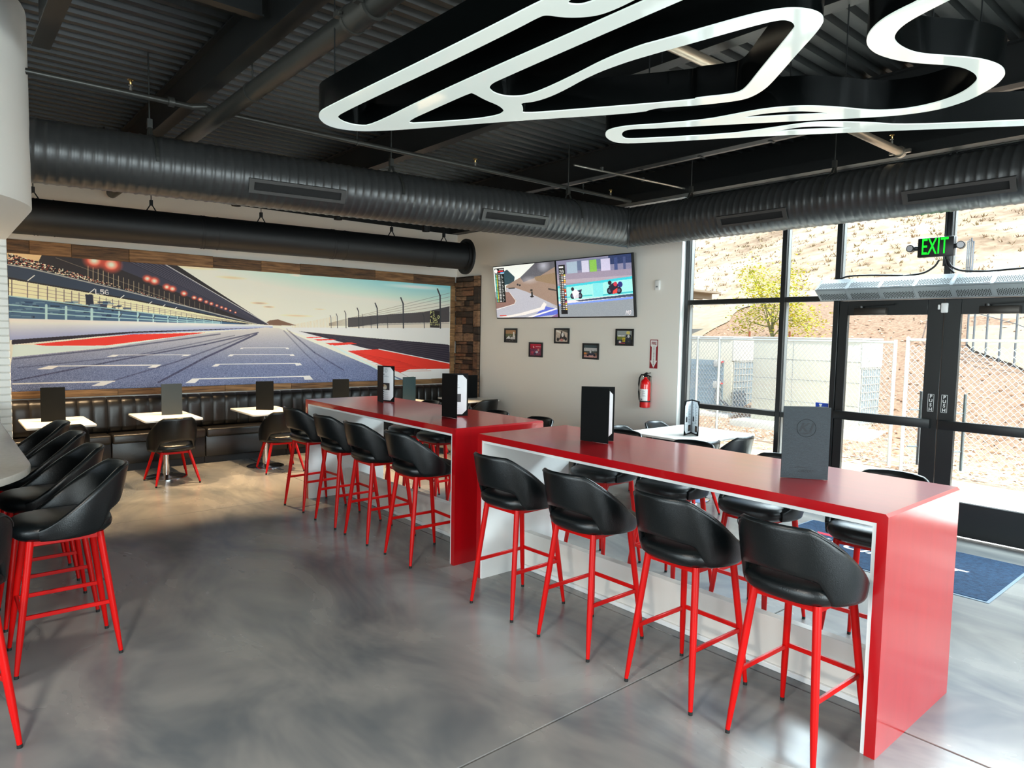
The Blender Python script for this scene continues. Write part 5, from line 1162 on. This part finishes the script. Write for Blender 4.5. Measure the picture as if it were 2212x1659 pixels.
def menu(label, x, y, z, rz, opening, m, group, style=0, stamped=False, h=.375, w=.228):
    """folded menu standing open; its spine is at the origin, the two covers open towards local +Y"""
    o = thing('menu', label, 'menu', (x, y, z), rz, group); t = .004
    for s in (-1, 1):
        a = PI/2 - s*opening/2; d = Vector((math.cos(a), math.sin(a), 0)); nrm = Vector((-d.y, d.x, 0))*s     # nrm points inside
        U = Vector((0, 0, 1))
        c = MB().hexa([Vector((0, 0, 0)) - nrm*t, d*w - nrm*t, d*w, Vector((0, 0, 0)), U*h - nrm*t, d*w + U*h - nrm*t, d*w + U*h, U*h]).build('cover', m, o, smooth=False)
        q = .0015
        P = [d*.012 + nrm*q + U*.014, d*(w - .012) + nrm*q + U*.014, d*(w - .012) + nrm*q + U*(h - .014), d*.012 + nrm*q + U*(h - .014)]
        if s == 1: P = [P[1], P[0], P[3], P[2]]
        if s == -1: pass
        print_quad('page', P, PAGES[style], o)
        for (cx, cz, sx, sz) in ((w - .006, .008, -1, 1), (w - .006, h - .008, -1, -1)):
            K = [d*cx + nrm*.003 + U*cz, d*(cx + sx*.05) + nrm*.003 + U*cz, d*cx + nrm*.003 + U*(cz + sz*.05)]
            MB().add(K + [k_ - nrm*.002 for k_ in K], [(0, 1, 2), (5, 4, 3), (0, 3, 4, 1), (1, 4, 5, 2), (2, 5, 3, 0)]).build('corner_tab', m, o, smooth=False)
        if stamped and s == stamped:
            base = d*(w*.5) - nrm*(t + .0006); XX = U.cross(-nrm); R3 = Matrix((XX, U, -nrm)).transposed()
            def stamp(ob, u, v): ob.matrix_local = Matrix.Translation(base + XX*u + U*v) @ R3.to_4x4()
            rg = MB().tube([(.046*math.cos(a_), .046*math.sin(a_), 0) for a_ in [2*PI*k/40 for k in range(41)]], .0012, 6).build('emblem_ring', M_stamp, o); stamp(rg, 0, .265)
            stamp(text_mesh('K1', .062, .0003, M_stamp, 'emblem_letters', o, bold=.0014, shear=.35), -.002, .267)
            sw = MB().add([(-.03, -.028, 0), (-.006, -.034, 0), (.035, -.018, 0), (-.004, -.025, 0)], [(0, 1, 2, 3)]).build('emblem_swoosh', M_stamp, o, recalc=False); stamp(sw, 0, .265)
            stamp(text_mesh('CIRCUIT', .019, .0003, M_stamp, 'wordmark', o, bold=.0004, shear=.3), .004, .040)
            sw2 = MB().add([(-.045, .0, 0), (-.04, .006, 0), (.045, .004, 0), (-.03, .011, 0), (-.05, .008, 0)], [(0, 1, 2, 3, 4)]).build('wordmark_swoosh', M_stamp, o, recalc=False); stamp(sw2, .0, .052)
    return o
def menu_at(label, p_spine, p_free, z, opening, side, m, group, **k):
    """place by where the visible cover stands: its spine edge and its free edge"""
    v = Vector((p_free[0] - p_spine[0], p_free[1] - p_spine[1])); ang = math.atan2(v.y, v.x)
    return menu(label, p_spine[0], p_spine[1], z, ang - (PI/2 - side*opening/2), opening, m, group, **k)
Z1, Z2 = 1.0685, .746; G = 'standing menus'
menu_at('black menu with an open white page on the farther counter, nearer the booths', (-6.40, 3.60), (-6.19, 3.50), Z1, .9, 1, M_cover, G) if False else None
# spine left as seen from the camera, right cover swings away and shows its page
def counter_menu(label, pl, pr, op, style=0): return menu_at(label, pl, pr, Z1, op, 1, M_cover, G, style=style)
counter_menu('black menu with an open white page on the farther counter, nearer the booths', (-6.386, 3.593), (-6.166, 3.533), .58)
counter_menu('black menu with an open white page at the near end of the farther counter', (-4.914, 3.401), (-4.686, 3.398), 1.12, 1)
counter_menu('black menu showing a sliver of white page on the nearest counter', (-3.258, 3.421), (-3.033, 3.455), .66)
menu_at('grey embossed menu with a round emblem on the nearest counter', (-1.768, 3.38), (-1.582, 3.515), Z1, .25, 1, M_cover2, G, stamped=1)
for i, (lab, y0, m, sd_) in enumerate((('black menu on the booth table beside the brick wall', .90, M_cover, 1), ('dark green menu on the second booth table', 2.105, mat('menu_green', (18, 28, 30), .45, bump=.15, bscale=300), 1), ('black menu with a strip of white page on the third booth table', 3.24, M_cover, 1), ('black menu seen just above the left end of the farther counter', 4.32, M_cover, 1), ('teal menu standing behind the farther red counter', 5.47, mat('menu_teal', (8, 38, 48), .45), 1), ('black menu on the booth table in the wood block corner', 6.66, M_cover, 1))):
    dx = (0.05, .02, .19, .12, .0, .02)[i]
    menu_at(lab, (-8.96, y0), (-8.96 + dx, y0 + .225), Z2, .62 if i == 2 else .3 if i == 3 else .2, 1, m, G)
menu('open menu with white pages facing the room on the window table', -4.385, 6.36, Z2, -2.538, .66, M_cover, G, style=2)
# ------------------------------------------------------------------ door mat
dm = thing('door_mat', 'dark blue entrance mat with a red swoosh and white lettering', 'door mat', (-2.23, 6.08, 0))
MB().box((-.90, -.58, 0), (.90, .58, .006)).build('rubber_border', mat('mat_edge', (112, 128, 142), .6), dm, bevel=.003, seg=1)
MB().box((-.88, -.56, .004), (.88, .56, .011)).build('carpet', mat('mat_pile', (16, 40, 66), .95, rgb2=(34, 66, 96), nscale=30, bump=.8, bscale=150), dm, bevel=.003, seg=1)
t = text_mesh('K1 CIRCUIT', .23, .0008, mat('mat_white', (232, 236, 240), .9), 'mat_lettering', dm, bold=.004, shear=.4); t.location = (-.06, -.06, .0125)
MB().add([(-.62, .12, .0125), (.62, .02, .0125), (-.2, .17, .0125), (-.66, .18, .0125)], [(0, 1, 2, 3)]).build('swoosh', mat('mat_red', (206, 40, 60), .9), dm, recalc=False)

# ------------------------------------------------------------------ hanging circuit-shaped sign
def curve_fill(polys, z0, h):
    cu = bpy.data.curves.new('tmp', 'CURVE'); cu.dimensions = '2D'; cu.fill_mode = 'BOTH'; cu.extrude = h/2; cu.resolution_u = 3
    for pl in polys:
        s = cu.splines.new('POLY'); s.points.add(len(pl) - 1); s.use_cyclic_u = True
        for p, (x, y) in zip(s.points, pl): p.co = (x, y, 0, 1)
    ob = bpy.data.objects.new('tmp', cu); COL.objects.link(ob)
    me = bpy.data.meshes.new_from_object(ob.evaluated_get(bpy.context.evaluated_depsgraph_get())); bpy.data.objects.remove(ob); bpy.data.curves.remove(cu)
    me.transform(Matrix.Translation((0, 0, z0 + h/2))); return me
def smooth_loop(pl, it=2):
    for _ in range(it):
        out = []
        for i in range(len(pl)):
            a, b = Vector(pl[i]), Vector(pl[(i + 1) % len(pl)])
            out += [a.lerp(b, .25), a.lerp(b, .75)]
        pl = out
    return [tuple(p) for p in pl]
ZG = 3.0
def loop(px, it=2):
    return smooth_loop([(lambda p: (p.x, p.y))(at(u, v, z=ZG)) for u, v in px], it)
z2 = lambda l: [(700 + x*.36166, y*.36166) for x, y in l]
z3 = lambda l: [(1412 + x*.36166, y*.36166) for x, y in l]
outerA = z2([(-34, 688), (-20, 715), (20, 745), (95, 766), (205, 778), (300, 778), (490, 768), (1150, 715), (1900, 668)]) + z3([(0, 640), (240, 625), (430, 605), (540, 588), (600, 565), (650, 535), (700, 495), (860, 310), (970, 190), (1012, 130), (1017, 105), (1005, 82), (975, 64), (930, 50), (860, 42), (760, 45), (600, 75), (300, 160), (0, 245)]) + \
    z2([(1900, 262), (1690, 342), (1500, 440), (1350, 512), (1250, 552), (1180, 570), (1090, 571), (1020, 552), (990, 528), (988, 510), (1010, 488), (1060, 465), (1300, 358), (1700, 182), (2120, 0), (2500, -165), (2950, -360), (2750, -440), (1700, -190), (1290, 0), (1000, 150), (560, 370), (200, 545), (0, 645), (-24, 664)])
H1 = z2([(80, 690), (90, 708), (130, 728), (200, 745), (282, 745), (600, 585), (1000, 402), (1400, 225), (1860, 20), (2150, -110), (1990, -85), (1830, 5), (1690, 68), (1600, 90), (1490, 97), (1400, 92), (1330, 80), (1290, 90), (1150, 165), (700, 388), (300, 575), (110, 668)])
H3 = z2([(460, 735), (700, 625), (872, 549), (890, 550), (960, 590), (1040, 622), (1073, 648), (1072, 665), (1040, 685), (900, 708), (650, 725)])
H4 = z2([(1168, 610), (1186, 632), (1190, 652), (1182, 674), (1500, 650), (2212, 592)]) + z3([(250, 580), (430, 562), (510, 548), (555, 515), (620, 430), (830, 175), (845, 148), (828, 122), (790, 110), (740, 112), (600, 145), (300, 230), (0, 315)]) + z2([(1800, 365), (1600, 440), (1400, 552), (1270, 600)])
H0 = z2([(1440, 8), (1500, 22), (1560, 16), (1680, -30), (1850, -100), (1700, -110), (1540, -50)])
outerB = z3([(-290, 790), (-285, 815), (-250, 840), (-185, 852), (0, 846), (700, 805), (1100, 790), (1500, 772), (2212, 745), (2700, 728), (2700, 690), (2212, 712), (1500, 742), (1300, 728), (1100, 722), (950, 725), (800, 745), (600, 775), (450, 795), (0, 820), (-150, 826), (-180, 820), (-192, 800), (-182, 778), (-140, 766), (0, 762), (500, 735), (900, 715), (1300, 695), (1500, 680), (1700, 650), (1850, 605), (1950, 560), (2050, 500), (2095, 450), (2102, 425), (2085, 395), (2040, 370), (1950, 345), (1800, 330), (1630, 320), (1540, 303), (1470, 268), (1440, 235), (1440, 200), (1470, 160), (1530, 115), (1650, 50), (1790, -20), (2100, -170), (1980, -240), (1590, -5), (1450, 60), (1350, 120), (1290, 180), (1268, 230), (1280, 275), (1330, 315), (1420, 345), (1500, 360), (1600, 372), (1750, 380), (1850, 395), (1920, 430), (1936, 465), (1910, 500), (1850, 545), (1750, 590), (1600, 630), (1450, 652), (1300, 655), (1150, 640), (1050, 632), (900, 627), (750, 635), (600, 655), (450, 685), (300, 712), (0, 738), (-140, 746), (-220, 758), (-270, 772)])
E1 = z3([(510, 700), (650, 672), (800, 660), (900, 657), (1055, 668), (1000, 675), (850, 680), (650, 692)])
E2 = z3([(700, 785), (850, 755), (960, 748), (1060, 750), (1210, 757), (1100, 763), (950, 767), (800, 775)])
def hanging_sign(label, polys, rods):
    s = thing('ceiling_sign', label, 'sign'); me = curve_fill(polys, ZG, .15)
    bm = bmesh.new(); bm.from_mesh(me); bm.normal_update()
    low = [f for f in bm.faces if abs(f.normal.z) > .9 and f.calc_center_median().z < ZG + .01]
    bm2 = bm.copy(); bmesh.ops.delete(bm, geom=low, context='FACES')
    a = bpy.data.meshes.new('side_return'); bm.to_mesh(a); bm.free(); a.materials.clear(); a.materials.append(M_sign_black)
    keep = [f for f in bm2.faces if not (abs(f.normal.z) > .9 and f.calc_center_median().z < ZG + .01)]; bmesh.ops.delete(bm2, geom=keep, context='FACES')
    r = bmesh.ops.extrude_face_region(bm2, geom=list(bm2.faces)); bmesh.ops.translate(bm2, verts=[v for v in r['geom'] if isinstance(v, bmesh.types.BMVert)], vec=(0, 0, -.006))
    bmesh.ops.recalc_face_normals(bm2, faces=bm2.faces)
    b = bpy.data.meshes.new('face'); bm2.to_mesh(b); bm2.free(); b.materials.clear(); b.materials.append(M_acrylic); bpy.data.meshes.remove(me)
    link('side_return', a, s); link('lit_face', b, s)
    for u, v in rods:
        p = at(u, v, z=ZG + .15); MB().tube([(p.x, p.y, ZG + .14), (p.x, p.y, ZD)], .004, 6).build('suspension_rod', M_frame, s)
    return s
hanging_sign('large white glowing circuit outline with black edges hanging over the counters', [loop(outerA), loop(H1), loop(H3), loop(H4), loop(H0)], ((723, 170), (1430, 130), (1000, 60)))
hanging_sign('white glowing S-shaped circuit section hanging nearest the windows', [loop(outerB), loop(E1), loop(E2)], ((1706, 195), (1825, 195), (2010, 130), (2110, 190), (1400, 240)))

# ------------------------------------------------------------------ cylinder spotlights over the booth tables
M_spot = mat('spot_black', (20, 20, 20), .4)
for i, (y, lab) in enumerate(((.2, 'black cylinder spotlight behind the rounded soffit'), (1.40, 'black cylinder spotlight hanging below the ribbed duct, farthest left in view'), (2.686, 'black cylinder spotlight below the ribbed duct, left of the wide slot grille'), (3.929, 'black cylinder spotlight below the ribbed duct, between the two slot grilles'), (5.232, 'black cylinder spotlight below the ribbed duct, nearest the corner'))):
    k = 8.599/(8 + .113*y)
    s = thing('spotlight', lab, 'spotlight', (-8*k, y*k, 1.78 + 1.405*k), 0, 'cylinder spotlights over the booth tables')
    MB().lathe([(.045, 0), (.052, .0), (.052, .16), (.03, .17), (.03, .18)], 24).build('housing', M_spot, s); MB().tube([(0, 0, .17), (0, 0, ZD - 1.78 - 1.405*k)], .008, 8).build('stem', M_spot, s)
    MB().lathe([(0, .008), (.042, .008), (.042, .012), (0, .012)], 20).build('lens', mat('warm_lens', (255, 226, 180), .3, emit=(255, 214, 150), estr=3.0), s)
    l = add_light('spotlight_beam', 'SPOT', (0, 0, -.01), 250, (1.0, .70, .40), spot_size=math.radians(66), spot_blend=.35, shadow_soft_size=.03)
    l.parent = s

# ------------------------------------------------------------------ added fill lamps, unseen behind and above the photographer, to brighten the room
M_lens = mat('lamp_lens', (250, 248, 240), .3, emit=(255, 248, 235), estr=2.0)
for i, (x, y, lab) in enumerate(((-1.0, -.9, 'black added fill lamp behind the photographer, nearest the bar'), (2.0, 2.2, 'black added fill lamp behind the photographer, nearest the windows'))):
    s = thing('fill_lamp', lab, 'lamp', (x, y, 3.45), 0, 'added fill lamps behind the photographer')
    MB().lathe([(.16, 0), (.17, .0), (.17, .10), (.06, .14), (.02, .15)], 28).build('shade', M_spot, s); MB().tube([(0, 0, .14), (0, 0, ZD - 3.45)], .008, 8).build('stem', M_spot, s)
    MB().lathe([(0, .012), (.155, .012), (.155, .02), (0, .02)], 28).build('lens', M_lens, s)
    l = add_light('fill_lamp_beam', 'SPOT', (0, 0, -.01), 400, (1.0, .93, .84), spot_size=math.radians(150), spot_blend=.8, shadow_soft_size=.16); l.parent = s
